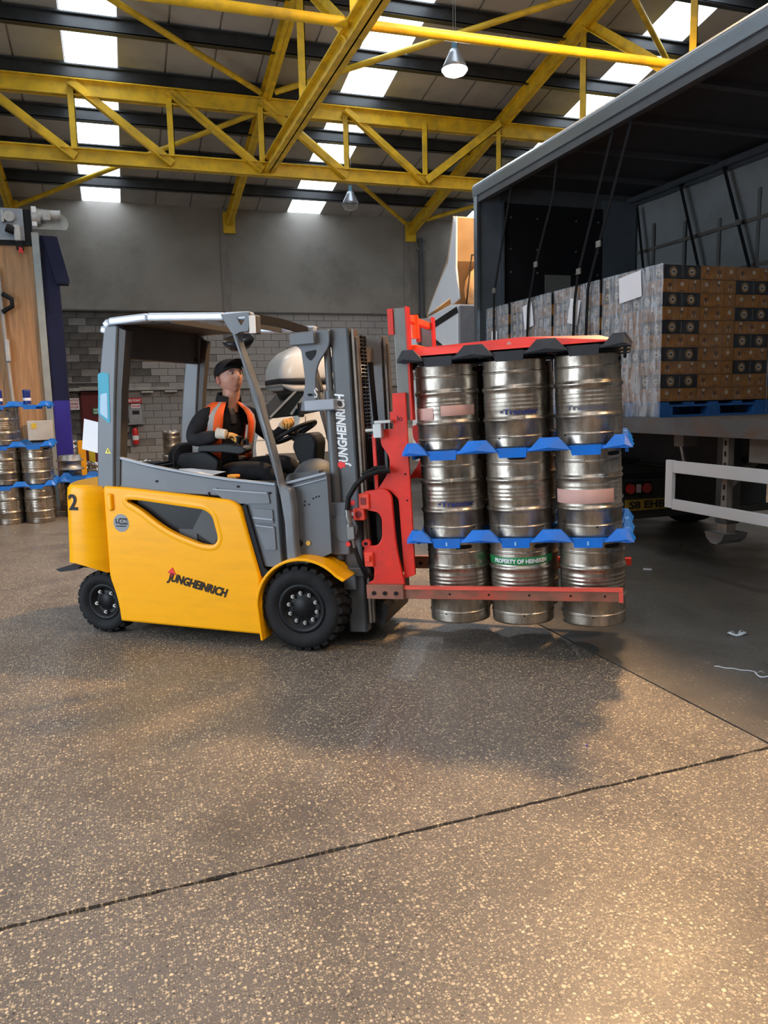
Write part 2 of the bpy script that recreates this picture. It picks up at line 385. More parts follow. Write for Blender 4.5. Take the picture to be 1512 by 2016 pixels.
# ================================================================== STEEL FRAME
for i, X in enumerate((-2.15, 3.2, 8.45)):
    f = thing('roof_rafter', ['yellow roof rafter sloping down the left edge of the roof', 'yellow roof rafter in the middle, dropping to the back wall above the driver', 'yellow roof rafter on the right, between the hanging lit lamp and the trailer roof'][i], 'rafter', (X, 22, 0), 0, 'yellow roof rafters')
    zt = lambda y: zr(22+y)-.36
    MB().beam((0, 0, zt(0)), (0, YR-22, zt(YR-22)), .17, .26, 'I').build('rafter_beam', TYEL, f)
    MB().beam((0, YR-22, zt(YR-22)), (0, YW0-22, zt(YW0-22)), .17, .26, 'I').build('rafter_beam', TYEL, f)
    if X > 0:
        zb = 6.33
        MB().beam((0, -5.9, zb), (0, YW0-22+1, zb), .20, .27, 'I').build('bottom_chord', TYEL, f)
        for y in (13.1, 10.2, 7.2, 4, 1, -2, -5, -8): MB().beam((0, y-22, zb+.08), (0, y-22, zt(y-22)), .13, .14, 'L').build('web_post', TYEL, f)
        for y0, y1 in ((13.0, 10.3), (10.2, 7.3), (7.2, 4.1)): MB().beam((0, y0-22, zt(y0-22)), (0, y1-22, zb), .13, .15, 'L').build('web_diagonal', TYEL, f)
    MB().box(-.16, .16, -.12, 0, 6.2, 6.75).build('wall_bracket', TYEL, f)
tr = thing('roof_truss', 'long yellow lattice truss crossing the building from side to side', 'truss', (0, 16.1, 0))
x0, x1 = XW0+.05, XW1-.05
MB().beam((x0, 0, 7.43), (x1, 0, 7.43), .18, .30, 'I').build('top_chord', TYEL, tr)
MB().beam((x0, 0, 6.25), (x1, 0, 6.25), .18, .26, 'I').build('bottom_chord', TYEL, tr)
px = [-.41+1.737*k for k in range(-3, 8)]
for k, x in enumerate(px):
    MB().beam((x, -.02, 6.35), (x, -.02, 7.40), .12, .13, 'L').build('web_post', TYEL, tr)
for a, b in ((px[1], px[2]), (px[2], px[3]), (px[3], px[4]), (px[4], px[5]), (px[5], px[6]), (px[6], px[7]), (px[8], px[7]), (px[9], px[10])):
    MB().beam((a, -.11, 7.52), (b, -.11, 6.22), .14, .17, 'L').build('web_diagonal', TYEL, tr)
def brace(name, pts, label, r=.055):
    m = MB()
    for a, b in zip(pts[:-1], pts[1:]): m.tube([a, b], r, 10)
    tag(m.build(name, TYEL), label, 'brace', 'yellow wind braces under the roof')
def rz_(x, y, o=.42): return (x, y, zr(y)-o)
brace('roof_brace', [rz_(-2.0, 12.2), rz_(3.05, 15.95)], 'yellow tube brace slanting down from the top left to the middle rafter')
brace('roof_brace', [rz_(3.35, 15.9), rz_(8.3, 12.0)], 'yellow tube brace rising right from the middle rafter behind the lit lamp')
brace('roof_brace', [rz_(3.05, 16.7), rz_(-2.0, 21.5)], 'yellow tube brace running low left behind the truss toward the door motors')
brace('roof_brace', [rz_(3.35, 16.4), rz_(8.25, 21.5)], 'yellow tube brace running low right behind the truss to the wall bracket')
brace('roof_brace', [rz_(8.6, 21.0), rz_(13.5, 16.2)], 'yellow tube brace low between the right rafter foot and the trailer front')
brace('roof_brace', [rz_(8.65, 12.0), rz_(13.6, 15.8)], 'yellow tube brace at the top right above the trailer roof edge')
tag(MB().tube([(XW0, 10.25, 6.42), (3.12, 10.25, 6.45)], .065, 12).tube([(3.28, 10.25, 6.45), (8.4, 10.25, 6.50)], .065, 12).tube([(8.5, 10.25, 6.5), (XW1, 10.25, 6.5)], .065, 12).build('tie_tube', TYEL), 'orange-yellow tie tube running straight across under the skylights near the top', 'tube')
# ---- lamps
def lamp(kind, loc, e, label):
    z = zr(loc[1])-.06-loc[2]
    t = thing('high_bay_lamp', label, 'lamp', loc, 0, 'high bay lamps')
    prof = [(.03, .30), (.07, .29), (.10, .22), (.13, .16), (.18, .06), (.205, 0), (.20, 0), (.17, .06), (.12, .15), (.05, .2)]
    MB().lathe(prof, 28).build('lamp_shade', M('lamp_shade_grey', (.28, .30, .33), .35, .6), t)
    MB().cyl((0, 0, .28), (0, 0, .42), .045, .04).build('lamp_gear', M('lamp_gear_blue', (.10, .25, .35), .5), t)
    MB().tube([(-.02, 0, .42), (-.02, 0, z)], .004, 5).tube([(.02, 0, .42), (.02, 0, z)], .004, 5).build('suspension_wire', STEEL, t)
    col = (.85, .9, 1) if kind == 'white' else SODIUM
    if e:
        MB().lathe([(0, .06), (.198, .012), (.205, -.01), (.17, -.06), (.10, -.09), (0, -.10)], 24).build('glowing_bulb', M('bulb_'+kind, col, .5, emit=(col, 40 if kind == 'white' else 12)), t)
        l = light('lamp_light', 'SPOT', (loc[0], loc[1], loc[2]-.16), e, col, spot_size=radians(165), spot_blend=.5, shadow_soft_size=.12 if kind == 'white' else .30)
    else: MB().lathe([(.19, .01), (.15, -.10), (.02, -.14)], 24).build('lamp_lens', M('clear_lens', (.6, .6, .6), .15, trans=.85), t)
for (k, loc, e), lab in zip(LAMPS, ('sodium high bay lamp above the trailer roof, outside the frame', 'sodium high bay lamp above the camera side of the trailer', 'sodium high bay lamp behind the photographer', 'lit white high bay lamp hanging on wires below the skylight', 'unlit high bay lamp with blue gear box hanging near the back wall')):
    lamp(k, loc, e, lab)
# ---- items on the back wall
GREEN = M('sign_green', (.02, .22, .09), .5)
def sign(name, x, z, w, h, lines, mat, lmat, label, y=21.93, cat='sign', sz=None):
    t = thing(name, label, cat, (x, y, z))
    MB().box(-w/2, w/2, 0, .02, -h/2, h/2).build('sign_board', mat, t)
    n = len(lines)
    for i, l in enumerate(lines):
        s = (sz or h/(n+.4)*.9)
        text('lettering', l, s, T3(0, -.003, h/2-(i+.9)*h/(n+.25)) @ SIDE, lmat, t, bold=.002, width=min(w*.85, s*.62*len(l)), center=True)
    return t
sign('notice_sign', -1.05, 1.72, .24, .30, ['NOTICE', 'DRIVERS', 'STOP'], PAPER, M('sign_red', (.45, .03, .03), .5), 'white notice sign on the wall left of the red door')
sign('exit_sign', -.45, 1.52, .32, .17, ['FIRE EXIT', 'KEEP CLEAR'], GREEN, WHITELET, 'green fire exit sign on the red door')
sign('fire_point_sign', .44, 1.78, .40, .14, ['FIRE POINT'], M('sign_red2', (.55, .03, .04), .5), WHITELET, 'red fire point sign on the wall above the grey meter box')
sign('extinguisher_notice', .48, 1.63, .24, .11, ['FIRE ALARM'], PAPER, REDLET, 'small white notice with red lettering under the fire point sign')
mb_ = thing('meter_box', 'grey wall box with a dark display below the fire point sign', 'box', (.46, 21.95, 1.38))
MB().box(-.17, .17, -.10, 0, -.20, .18).build('box_body', M('meter_grey', (.30, .31, .33), .5), mb_, bevel=.01)
MB().box(-.08, .10, -.105, -.09, .03, .13).build('display', DARK, mb_)
MB().box(-.2, .2, -.12, 0, -.235, -.2).build('box_shelf', M('meter_grey', (.3, .3, .3)), mb_)
fe = thing('fire_extinguisher', 'red fire extinguisher with black hose hanging on the back wall', 'fire extinguisher', (.42, 21.87, .61))
MB().lathe([(0, 0), (.075, 0), (.08, .02), (.08, .36), (.06, .42), (.025, .45)], 20).build('cylinder', M('extinguisher_red', (.55, .02, .02), .3), fe)
MB().cyl((0, 0, .44), (0, 0, .50), .02).box(-.06, .03, -.012, .012, .49, .52).build('valve', BLACK, fe)
MB().tube([(-.02, 0, .48), (-.10, 0, .46), (-.13, 0, .34), (-.12, 0, .18)], .012, 8).build('hose', BLACK, fe)
MB().lathe([(.081, .12), (.081, .24)], 20).build('paper_label', PAPER, fe)
for x, z, w_, lab in ((.75, 2.02, .20, 'left'), (1.35, 2.03, .22, 'right')):
    tag(MB().box(x-.1, x+w_, 21.80, 21.9, z-.04, z+.0).build('bulkhead_light', M('offwhite', (.5, .5, .48), .5)), 'small pale bulkhead light fitting under the wall ledge, %s of the pair' % lab, 'light fitting')
dp = thing('wall_pipe', 'dark vertical pipe high on the back wall beside the white truck', 'pipe', (8.75, 21.85, 0))
MB().cyl((0, 0, 1.0), (0, 0, 6.2), .09, n=14).cyl((0, 0, 6.2), (0, 0, 6.3), .11, n=14).build('pipe_tube', M('pipe_grey', (.06, .06, .065), .5), dp)
for z in (2, 4, 6): MB().box(-.12, .12, -.02, .15, z-.03, z+.03).build('pipe_clip', STEEL, dp)
# conduits beside the door
tag(MB().tube([(-1.27, 21.93, 4.05), (-1.27, 21.93, 2.3), (-1.05, 21.93, 2.26), (-.2, 21.93, 2.26)], .014, 6).tube([(-1.20, 21.93, 4.0), (-1.20, 21.93, 2.4)], .012, 6).build('conduit', M('conduit_grey', (.28, .28, .27), .5)), 'thin grey conduit running down the dark block wall', 'conduit')
tag(MB().box(-.22, .02, 21.85, 21.95, 2.24, 2.36).build('junction_box', M('offwhite', (.5, .5, .48), .5)), 'pale junction box on the ledge above the red door', 'box')
# ================================================================== DOCK DOOR ASSEMBLY (left)
dd = thing('dock_door', 'timber-faced dock door with grey motor plate, pale post and blue side leg', 'door', (-1.077, 14.0, -.127)); dd.scale = (1.077, 1.077, 1.077)
WOODM = M('plywood', (.40, .22, .10), .6, 0, .18, 2.5, stretch=(9, 9, .8), dirt=(.13, .09, .06), ds=2, damt=.5)
MB().box(-2.6, -.035, 0, .06, .118, 4.06).build('timber_panel', WOODM, dd)
MB().box(-.028, .07, -.06, .12, .118, 4.22).build('pale_post', M('post_grey', (.30, .33, .32), .5, 0, .1), dd)
MB().box(.075, .30, 0, .30, 1.75, 3.05).prism([(.075, 3.0), (.30, 3.0), (.28, 4.2), (.075, 4.2)], .05, .28).build('side_leg', M('leg_navy', (.008, .011, .045), .5, 0, .3, 2), dd)
MB().box(.075, .30, -.004, .304, .118, 1.75).build('leg_cover', M('leg_blue', (.025, .02, .30), .45, 0, .15, 2), dd)
MB().prism([(.12, 4.18), (.32, 4.18), (.44, 3.58), (.42, 3.50), (.26, 3.50)], -.02, .25).build('curtain_guide', M('guide_navy', (.008, .01, .035), .5), dd)
MB().box(-2.6, -.12, -.05, .0, 4.10, 4.55).build('motor_plate', M('motor_plate', (.27, .30, .34), .4, .3), dd)
MB().box(-2.6, .0, -.03, .1, 4.03, 4.10).box(-.12, -.02, -.02, .1, 4.05, 4.55).build('plate_surround', BLACK, dd)
ALU = M('cast_alu', (.42, .42, .40), .4, .5, .2, 10)
MB().prism(fillet([(-.01, 4.28), (.0, 4.58), (.32, 4.56), (.47, 4.48), (.5, 4.36), (.46, 4.28)], [0, .03, .1, .1, .05, .03]), .0, .04).build('motor_guard', M('guard_clear', (.35, .37, .35), .3), dd)
MB().cyl((.08, -.08, 4.46), (.40, -.08, 4.47), .075).cyl((.0, -.06, 4.43), (.12, -.06, 4.43), .09).box(.16, .26, -.18, -.02, 4.38, 4.50).build('door_motor', ALU, dd, bevel=.008)
MB().box(.0, .07, -.12, .0, 4.30, 4.58).build('motor_bracket', WHITE, dd, bevel=.01)
MB().cyl((-.30, -.14, 4.42), (-.30, -.02, 4.42), .075).box(-.40, -.37, -.14, -.04, 4.34, 4.5).build('gear_wheel', ALU, dd)
MB().box(-.25, -.17, -.16, -.04, 4.08, 4.30).build('limit_switch', M('switch_grey', (.4, .42, .42), .4), dd, bevel=.01)
MB().cyl((-.35, -.12, 4.26), (-.25, -.12, 4.22), .06).box(-.24, -.15, -.1, -.02, 3.96, 4.07).build('drive_hub', BLACK, dd)
MB().prism([(-.22, 3.92), (-.15, 3.90), (-.16, 3.98), (-.2, 4.0)], -.12, -.08).build('pull_tab', M('tab_red', (.6, .03, .02), .5), dd)
MB().tube([(-.52, -.08, 3.7), (-.50, -.08, 2.5), (-.46, -.08, 1.4), (-.44, -.08, .8)], .028, 8).build('cable_duct', M('duct_grey', (.36, .34, .32), .5), dd)
MB().box(-.51, -.45, -.15, -.06, 2.34, 2.66).build('sensor_box', M('sensor_grey', (.45, .46, .47), .5), dd, bevel=.01)
MB().tube([(-.48, -.1, 3.32), (-.36, -.14, 3.24), (-.36, -.14, 3.14), (-.50, -.1, 3.06)], .035, 8).build('cable_loop', BLACK, dd)
cb = thing('control_box', 'white electrical box with a yellow sticker on the timber panel', 'box', (-1.20, 13.93, 1.27))
MB().box(-.20, .18, -.12, 0, -.15, .17).build('box_body', M('box_white', (.55, .55, .54), .5), cb, bevel=.008)
MB().box(-.14, -.06, -.126, -.12, .04, .13).build('sticker', M('sticker_yellow', (.7, .5, .05), .5), cb)
MB().box(-.17, -.03, -.1, -.02, -.25, -.15).box(.0, .14, -.1, -.02, -.19, -.15).build('cable_gland', BLACK, cb)
# ================================================================== TRAILER
X0, X1, YF, YB, DZ, RZ_ = 4.60, 7.15, 9.60, -4.0, 1.43, 4.40
TG = M('trailer_grey', (.085, .10, .115), .45, .1, .15, 3)
TGD = M('trailer_underside', (.022, .022, .024), .6, 0, .3, 3)
ALUM = M('brushed_aluminium', (.30, .35, .40), .26, .9, .08, 3, stretch=(3, .3, 3))
tl = thing('curtainside_trailer', 'open curtain-sided trailer with grey roof rail and drinks pallets inside, on the right', 'trailer', (0, 0, 0))
MB().box(X0+.02, X1-.02, YB, YF, DZ-.03, DZ).build('deck', M('deck_ply', (.16, .13, .105), .7, 0, .3, 6, dirt=(.05, .04, .035), ds=5), tl)
MB().box(X0-.02, X0+.03, YB, YF, DZ-.14, DZ+.005).box(X1-.03, X1+.02, YB, YF, DZ-.14, DZ+.005).build('side_rave', M('rave_grey', (.13, .14, .15), .5, .2, .15, 4, dirt=(.20, .12, .07), ds=5, damt=.8), tl)
for x in (X0+.75, X1-.75): MB().beam((x, YB, DZ-.30), (x, 7.9, DZ-.30), .13, .45, 'I').build('chassis_rail', TGD, tl)
cm = MB()
y = YB+.3
while y < YF: cm.box(X0+.03, X1-.03, y-.03, y+.03, DZ-.13, DZ-.03); y += .6
cm.build('cross_members', TGD, tl)['kind'] = 'stuff'
# roof
MB().box(X0+.08, X1-.08, YB, YF, RZ_-.02, RZ_).build('roof_skin', M('roof_translucent', (.035, .036, .04), .6), tl)
MB().prism(fillet([(X0-.01, RZ_-.16), (X0+.02, RZ_-.16), (X0+.03, RZ_-.05), (X0+.10, RZ_-.03), (X0+.10, RZ_+.02), (X0+.03, RZ_+.02), (X0-.02, RZ_-.03)], [.005, .005, .01, .01, .02, .03, .02], 3), YB, YF+.03, 'y').build('near_roof_rail', ALUM, tl)
MB().box(X0+.01, X0+.05, YB, YF, RZ_-.24, RZ_-.15).box(X0+.12, X0+.17, YB, YF, RZ_-.20, RZ_-.05).build('near_curtain_track', M('track_dark', (.10, .11, .12), .4, .5), tl)
MB().box(X1-.12, X1, YB, YF, RZ_-.14, RZ_).box(X1-.22, X1-.16, YB, YF, RZ_-.12, RZ_-.06).build('far_roof_rail', M('track_dark', (.10, .11, .12), .4, .5), tl)
y = YF-.8; k = 0
while y > YB:
    MB().box(X0+.1, X1-.1, y-.03, y+.03, RZ_-.07, RZ_-.02).box(X0+.1, X1-.1, y+.03, y+.15, RZ_-.03, RZ_-.02).build('roof_bow', M('bow_dark', (.05, .05, .055), .5), tl); y -= .95
# headboard
MB().box(X0, X0+.36, YF-.06, YF, DZ, RZ_-.1).build('front_corner_panel', TG, tl, bevel=.01)
MB().box(X0-.005, X0+.03, YF-.09, YF+.01, DZ-.1, RZ_-.08).box(X0+.36, X0+.39, YF-.10, YF-.04, DZ, RZ_-.2).build('front_post', ALUM, tl)
MB().box(X0+.03, X1-.02, YF-.045, YF-.005, DZ, RZ_-.02).build('headboard', M('headboard_grey', (.06, .065, .07), .6), tl)
MB().box(X0+.40, X1-.62, YF-.06, YF-.04, DZ+.1, RZ_-.22).build('black_panel', M('panel_black', (.006, .006, .007), .7), tl)
MB().box(5.62, 6.02, YF-.07, YF-.06, 2.85, 3.28).build('panel_patch', M('patch_grey', (.13, .125, .115), .7), tl)
MB().box(X1-.62, X1-.08, YF-.06, YF-.04, DZ, RZ_-.1).build('front_corner_panel', TG, tl)
# bolts on the panel
bm_ = MB()
for x in (5.1, 5.5, 6.1, 6.45):
    for z in (2.9, 3.3, 3.6, 4.0): bm_.cyl((x, YF-.075, z), (x, YF-.058, z), .012, n=8)
bm_.build('panel_bolts', STEEL, tl)['kind'] = 'stuff'
# far curtain
CUR = M('curtain_grey', (.19, .20, .20), .55, 0, .12, 1.2, dirt=(.09, .09, .085), ds=1.5, damt=.5)
cu = MB(); n = 60; vs = []; fs = []
for i in range(n+1):
    y = YB+(YF-YB)*i/n
    for j, z in enumerate((DZ-.1, 2.2, 3.0, 3.8, RZ_-.1)): vs.append((X1-.02+.012*sin(i*1.7+j)+.01*sin(i*.6), y, z))
for i in range(n):
    for j in range(4): a = i*5+j; fs.append((a, a+1, a+6, a+5))
cu.add(vs, fs, True); cu.build('far_curtain', CUR, tl)
for i in range(18):
    y = 9.2-.62*i
    MB().box(X1-.05, X1-.035, y-.022, y+.022, DZ, RZ_-.45-.1*(i % 3)).build('curtain_strap', M('strap_faded', (.10, .10, .095), .8), tl)
for z in (3.62, 3.10, 2.6): MB().box(X1-.055, X1-.04, YB, YF, z-.02, z+.02).build('curtain_seam', M('seam', (.10, .085, .07), .8), tl)
# internal straps: flat webbing with buckles
WEB = M('webbing_black', (.004, .004, .005), .8)
def strap(pts, bk, x=4.70):
    m = MB()
    for (y0, z0), (y1, z1) in zip(pts[:-1], pts[1:]): m.beam((x, y0, z0), (x, y1, z1), .045, .006, up=(1, 0, 0))
    s = m.build('load_strap', WEB, tl)
    if bk: MB().beam((x-.006, bk[0], bk[1]-.03), (x-.006, bk[0], bk[1]+.03), .075, .014, up=(1, 0, 0)).build('buckle', STEEL, s)
strap([(8.73, 4.2), (8.73, 4.14), (9.18, 2.95), (9.2, DZ)], (9.17, 3.0), 4.67)
strap([(7.68, 4.2), (7.77, 3.8), (8.15, 3.12), (8.3, 2.7), (8.37, DZ)], (8.12, 3.15), 4.67)
strap([(6.62, 4.26), (7.24, 2.90), (7.30, 2.6), (7.34, DZ)], (7.22, 2.93), 4.66)
strap([(6.36, 4.2), (6.84, 3.2), (7.05, 2.75), (7.12, DZ)], (6.87, 3.14), 4.66)
strap([(8.54, 4.3), (8.15, 3.2), (8.1, DZ)], None, 6.98); strap([(7.80, 4.34), (7.48, 3.5), (7.29, 3.0), (7.2, DZ)], (7.52, 3.6), 6.98); strap([(9.4, 4.2), (9.2, 3.2), (9.1, DZ)], None, 6.98)
strap([(5.2, 4.3), (5.1, 3.2), (5.0, DZ)], None, 6.98)
# side guard: white rails
GW = M('guard_white', (.80, .84, .88), .35, 0, .03, 3)
MB().box(4.59, 4.63, 5.60, 5.69, .64, 1.065).build('guard_end_post', GW, tl, bevel=.004)
MB().box(4.60, 4.64, YB, 5.61, .955, 1.06).build('guard_rail', GW, tl, bevel=.004)
MB().box(4.60, 4.64, YB, 5.61, .63, .72).build('guard_rail', GW, tl, bevel=.004)
for y in (5.05, 3.2, 1.4, -.4):
    MB().box(4.66, 4.72, y-.03, y+.03, .60, DZ-.12).build('guard_bracket', M('bracket_tan', (.22, .20, .18), .5), tl)
    m = MB()
    for k in range(7): m.box(4.655, 4.66, y-.008, y+.008, .68+.09*k, .72+.09*k)
    m.build('bracket_slots', BLACK, tl)
    MB().beam((4.72, y, .9), (5.3, y+.1, DZ-.2), .04, .05).build('guard_stay', M('bracket_tan'  , (.22, .20, .18)), tl)
# landing legs
for x in (5.05, X1-.35):
    MB().box(x-.07, x+.07, 5.35, 5.50, .50, DZ-.14).build('landing_leg', M('leg_grey', (.10, .11, .12), .5, .2), tl, bevel=.01)
    MB().box(x-.05, x+.05, 5.37, 5.48, .36, .52).build('leg_inner', STEEL, tl)
    MB().prism([(5.31, .42), (5.34, .36), (5.40, .32), (5.46, .32), (5.52, .36), (5.55, .42)], x-.13, x+.13, 'x').build('leg_foot', M('foot_grey', (.30, .31, .32), .5, .3), tl)
MB().box(4.70, 4.86, 5.60, 5.72, 1.18, 1.29).build('small_box', M('tan_box', (.16, .145, .13), .6), tl)
MB().box(4.66, 4.80, 4.60, 4.80, 1.10, 1.29).build('small_box', M('tan_box', (.16, .145, .13)), tl)
MB().cyl((4.60, 4.40, 1.20), (4.585, 4.40, 1.20), .03).build('side_marker', M('marker_amber', (.8, .35, .02), .3), tl)
MB().beam((5.0, 5.4, .95), (5.9, 5.9, 1.2), .04, .05).beam((5.05, 5.42, .62), (6.9, 5.42, .62), .05, .06).build('leg_brace', M('leg_grey', (.1, .11, .12)), tl)
MB().cyl((5.2, 6.15, .92), (5.2, 6.25, 1.24), .02).build('air_hose', M('hose_silver', (.4, .4, .4), .4, .5), tl)
for y in (-.8, -2.1, -3.4):
    for x in (X0+.02, X1-.40):
        MB(T3(x, y, .52) @ RY(90)).lathe([(.27, .02), (.34, .02), (.45, 0), (.52, .03), (.52, .35), (.45, .38), (.27, .36)], 36).build('road_wheel', RUBBER, tl)
# ================================================================== DRINKS LOADS
CBLK = M('case_black', (.016, .015, .017), .45, 0, .3, 8)
CORG = M('case_amber', (.25, .105, .018), .45, 0, .30, 14)
CGOLD = M('case_gold', (.34, .20, .07), .4, 0, .25, 20)
CWHT = M('case_white_print', (.42, .38, .33), .5, 0, .2, 20)
CDRK = M('case_dark_print', (.10, .045, .02), .5, 0, .4, 25)
def case_mesh(kind, sx, sy, sz, variant):
    """a case whose -y (sx wide) and -x (sy wide) faces carry the print"""
    m = MB(); g = .004
    m.cur = 0; m.box(g, sx-g, g, sy-g, .002, sz-.002)
    def disc(cx, cz, r, face, mat, d):
        m.cur = mat; n = 14
        if face == 'y': vs = [(cx+r*cos(2*pi*i/n), g-d, cz+r*sin(2*pi*i/n)) for i in range(n)]; fs = [list(range(n))]
        else: vs = [(g-d, cx-r*cos(2*pi*i/n), cz+r*sin(2*pi*i/n)) for i in range(n)]; fs = [list(range(n))]
        m.add(vs, fs)
    def rect(a, b, c, d_, face, mat, d):
        m.cur = mat
        if face == 'y': m.add([(a, g-d, c), (b, g-d, c), (b, g-d, d_), (a, g-d, d_)], [(0, 1, 2, 3)])
        else: m.add([(g-d, b, c), (g-d, a, c), (g-d, a, d_), (g-d, b, d_)], [(0, 1, 2, 3)])
    for face, L in (('y', sx), ('x', sy)):
        nn = 2 if L > .25 else 1
        for i in range(nn):
            c = L*(i+.5)/nn
            if kind == 'b':
                disc(c, sz*.5, .043, face, 1, .001); disc(c, sz*.5, .036, face, 0, .0015); disc(c, sz*.5, .031, face, 1, .002); disc(c, sz*.5, .023, face, 2, .0025)
                rect(c-.012, c+.012, sz*.40, sz*.56, face, 0, .003)
        if kind == 'b': rect(L/2-.001, L/2+.001, .01, sz-.01, face, 2, .001)
        if kind == 'a':
            for i in range(3):
                c = L*(i+.5)/3; q = (i+variant) % 3
                if q == 0: disc(c, sz*.62, .024, face, 1, .001); disc(c, sz*.62, .016, face, 2, .0015); rect(c-.03, c+.03, .012, .02, face, 3, .001)
                elif q == 1: rect(c-.012, c+.010, sz*.35, sz*.92, face, 3, .001); disc(c+.004, sz*.80, .014, face, 2, .0015); rect(c-.006, c+.0, .02, sz*.5, face, 2, .0012)
                else: disc(c, sz*.55, .020, face, 3, .001); rect(c-.02, c-.012, .02, .05, face, 2, .001); rect(c+.012, c+.02, .02, .05, face, 2, .001)
            for i in (1, 2): rect(L*i/3-.001, L*i/3+.001, .004, sz-.004, face, 3, .0012)
    return m.mesh('case', [CBLK, CGOLD, CWHT, CBLK] if kind == 'b' else [CORG, CGOLD, CWHT, CDRK])
FILM = bpy.data.materials.new('stretch_film'); FILM.use_nodes = True
nt = FILM.node_tree; N = nt.nodes; Lk = nt.links; N.remove(N['Principled BSDF'])
tp = N.new('ShaderNodeBsdfTransparent'); gl = N.new('ShaderNodeBsdfGlossy'); gl.inputs['Roughness'].default_value = .22; gl.inputs[0].default_value = (.9, .95, 1, 1)
df = N.new('ShaderNodeBsdfDiffuse'); df.inputs[0].default_value = (.75, .82, .9, 1)  # bluish white diffuse streaks put the film's bright reflections into colour
tcn = N.new('ShaderNodeTexCoord'); mp = N.new('ShaderNodeMapping'); mp.inputs['Scale'].default_value = (4, 6, 1.1); mp.inputs['Rotation'].default_value = (.5, .3, 0); Lk.new(tcn.outputs['Object'], mp.inputs[0])
nz = N.new('ShaderNodeTexNoise'); nz.inputs['Scale'].default_value = 2.6; nz.inputs['Detail'].default_value = 8; nz.inputs['Roughness'].default_value = .7; nz.inputs['Distortion'].default_value = .6; Lk.new(mp.outputs[0], nz.inputs[0])
rp = N.new('ShaderNodeValToRGB'); rp.color_ramp.elements[0].position = .43; rp.color_ramp.elements[1].position = .68; rp.color_ramp.elements[0].color = (.22,)*3+(1,); rp.color_ramp.elements[1].color = (.92,)*3+(1,); Lk.new(nz.outputs[0], rp.inputs[0])
bp = N.new('ShaderNodeBump'); bp.inputs['Strength'].default_value = .8; bp.inputs['Distance'].default_value = .02; Lk.new(nz.outputs[0], bp.inputs['Height']); Lk.new(bp.outputs[0], gl.inputs['Normal'])
m1 = N.new('ShaderNodeMixShader'); m1.inputs[0].default_value = .45; Lk.new(gl.outputs[0], m1.inputs[1]); Lk.new(df.outputs[0], m1.inputs[2])
m2 = N.new('ShaderNodeMixShader'); Lk.new(rp.outputs[0], m2.inputs[0]); Lk.new(tp.outputs[0], m2.inputs[1]); Lk.new(m1.outputs[0], m2.inputs[2]); Lk.new(m2.outputs[0], N['Material Output'].inputs[0])
PALB = M('pallet_blue', (.015, .10, .32), .55, 0, .2, 8)
cl_, cz = .122, 1.575
def load(x, y, sx, sy, nx, ny, label, plab, faces, paper=None, seed=0, rearwrap=False):
    r = random.Random(seed)
    p = thing('blue_pallet', 'blue pallet under the '+plab, 'pallet', (x, y, DZ), 0, 'blue pallets on the trailer')
    for i in range(5): MB().box(sx*i/4*.92, sx*i/4*.92+sx*.08, 0, sy, .115, .137).build('top_board', PALB, p)
    for j in range(3):
        yy = (0, sy/2-.05, sy-.1)[j]
        MB().box(0, sx, yy, yy+.1, .095, .115).build('stringer_board', PALB, p)
        MB().box(0, sx, yy, yy+.1, 0, .02).build('bottom_board', PALB, p)
        for i in range(3):
            xx = (0, sx/2-.07, sx-.14)[i]; MB().box(xx, xx+.14, yy, yy+.1, .02, .095).build('pallet_block', PALB, p)
    t = thing('drinks_load', label, 'pallet load', (x, y, cz), 0, 'shrink-wrapped pallet loads of drinks cases')
    cx, cy = sx/nx, sy/ny
    ms = {(k, v): case_mesh(k, cx, cy, cl_, v) for k in 'ab' for v in range(3)}
    for l in range(10):
        for i in range(nx):
            for j in range(ny):
                if not ((j == 0 and 'y' in faces) or (i == 0 and 'x' in faces)): continue
                if j == 0: k = 'b' if (i == 0 and l % 2 == 1) or (i == 2 and l % 4 in (0, 2) and l > 0) else 'a'
                else: k = 'b' if (l+j*2+seed) % 4 in (1,) or (j == ny-1 and l % 2 == 0) else 'a'
                o = bpy.data.objects.new('case', ms[(k, (l+i+j) % 3)]); COL.objects.link(o); o.parent = t
                o.location = (i*cx+r.uniform(-.003, .003), j*cy+r.uniform(-.003, .003), l*cl_)
    MB().box(cx+.01, sx-.01, cy+.01, sy-.01, 0, 10*cl_-.004).build('inner_cases', CORG, t)['kind'] = 'stuff'
    H = 10*cl_
    def film(a, b, nrm, z0, z1):
        m = MB(); n = 14; q = 14; vs = []; fs = []
        for i in range(n+1):
            for j in range(q+1):
                u = i/n; z = z0+(z1-z0)*j/q; px_ = a[0]+(b[0]-a[0])*u; py_ = a[1]+(b[1]-a[1])*u
                d = .006+.010*abs(noise.noise(Vector((px_*4+x*3, py_*4+y*3, z*5))))
                vs.append((px_+nrm[0]*d, py_+nrm[1]*d, z))
        for i in range(n):
            for j in range(q): e = i*(q+1)+j; fs.append((e, e+q+1, e+q+2, e+1))
        m.add(vs, fs, True); return m
    film((0, sy), (0, 0), (-1, 0), -.14, H+.01).build('stretch_film', FILM, t)
    if rearwrap: film((0, 0), (sx, 0), (0, -1), 0, H+.01).build('stretch_film', FILMR, t)
    if paper:
        for (yy, zz, w_, h_, rot) in paper:
            MB(T3(-.022, yy, zz) @ RX(rot)).box(-.001, 0, -w_/2, w_/2, -h_/2, h_/2).build('paper_label', PAPER, t)
FILMR = FILM.copy(); FILMR.name = 'stretch_film_clear'  # clearer copy, with fewer of the painted reflections
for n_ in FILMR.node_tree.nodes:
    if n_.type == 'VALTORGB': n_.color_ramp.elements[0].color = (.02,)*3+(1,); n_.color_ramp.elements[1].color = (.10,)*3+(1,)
LX = 4.715
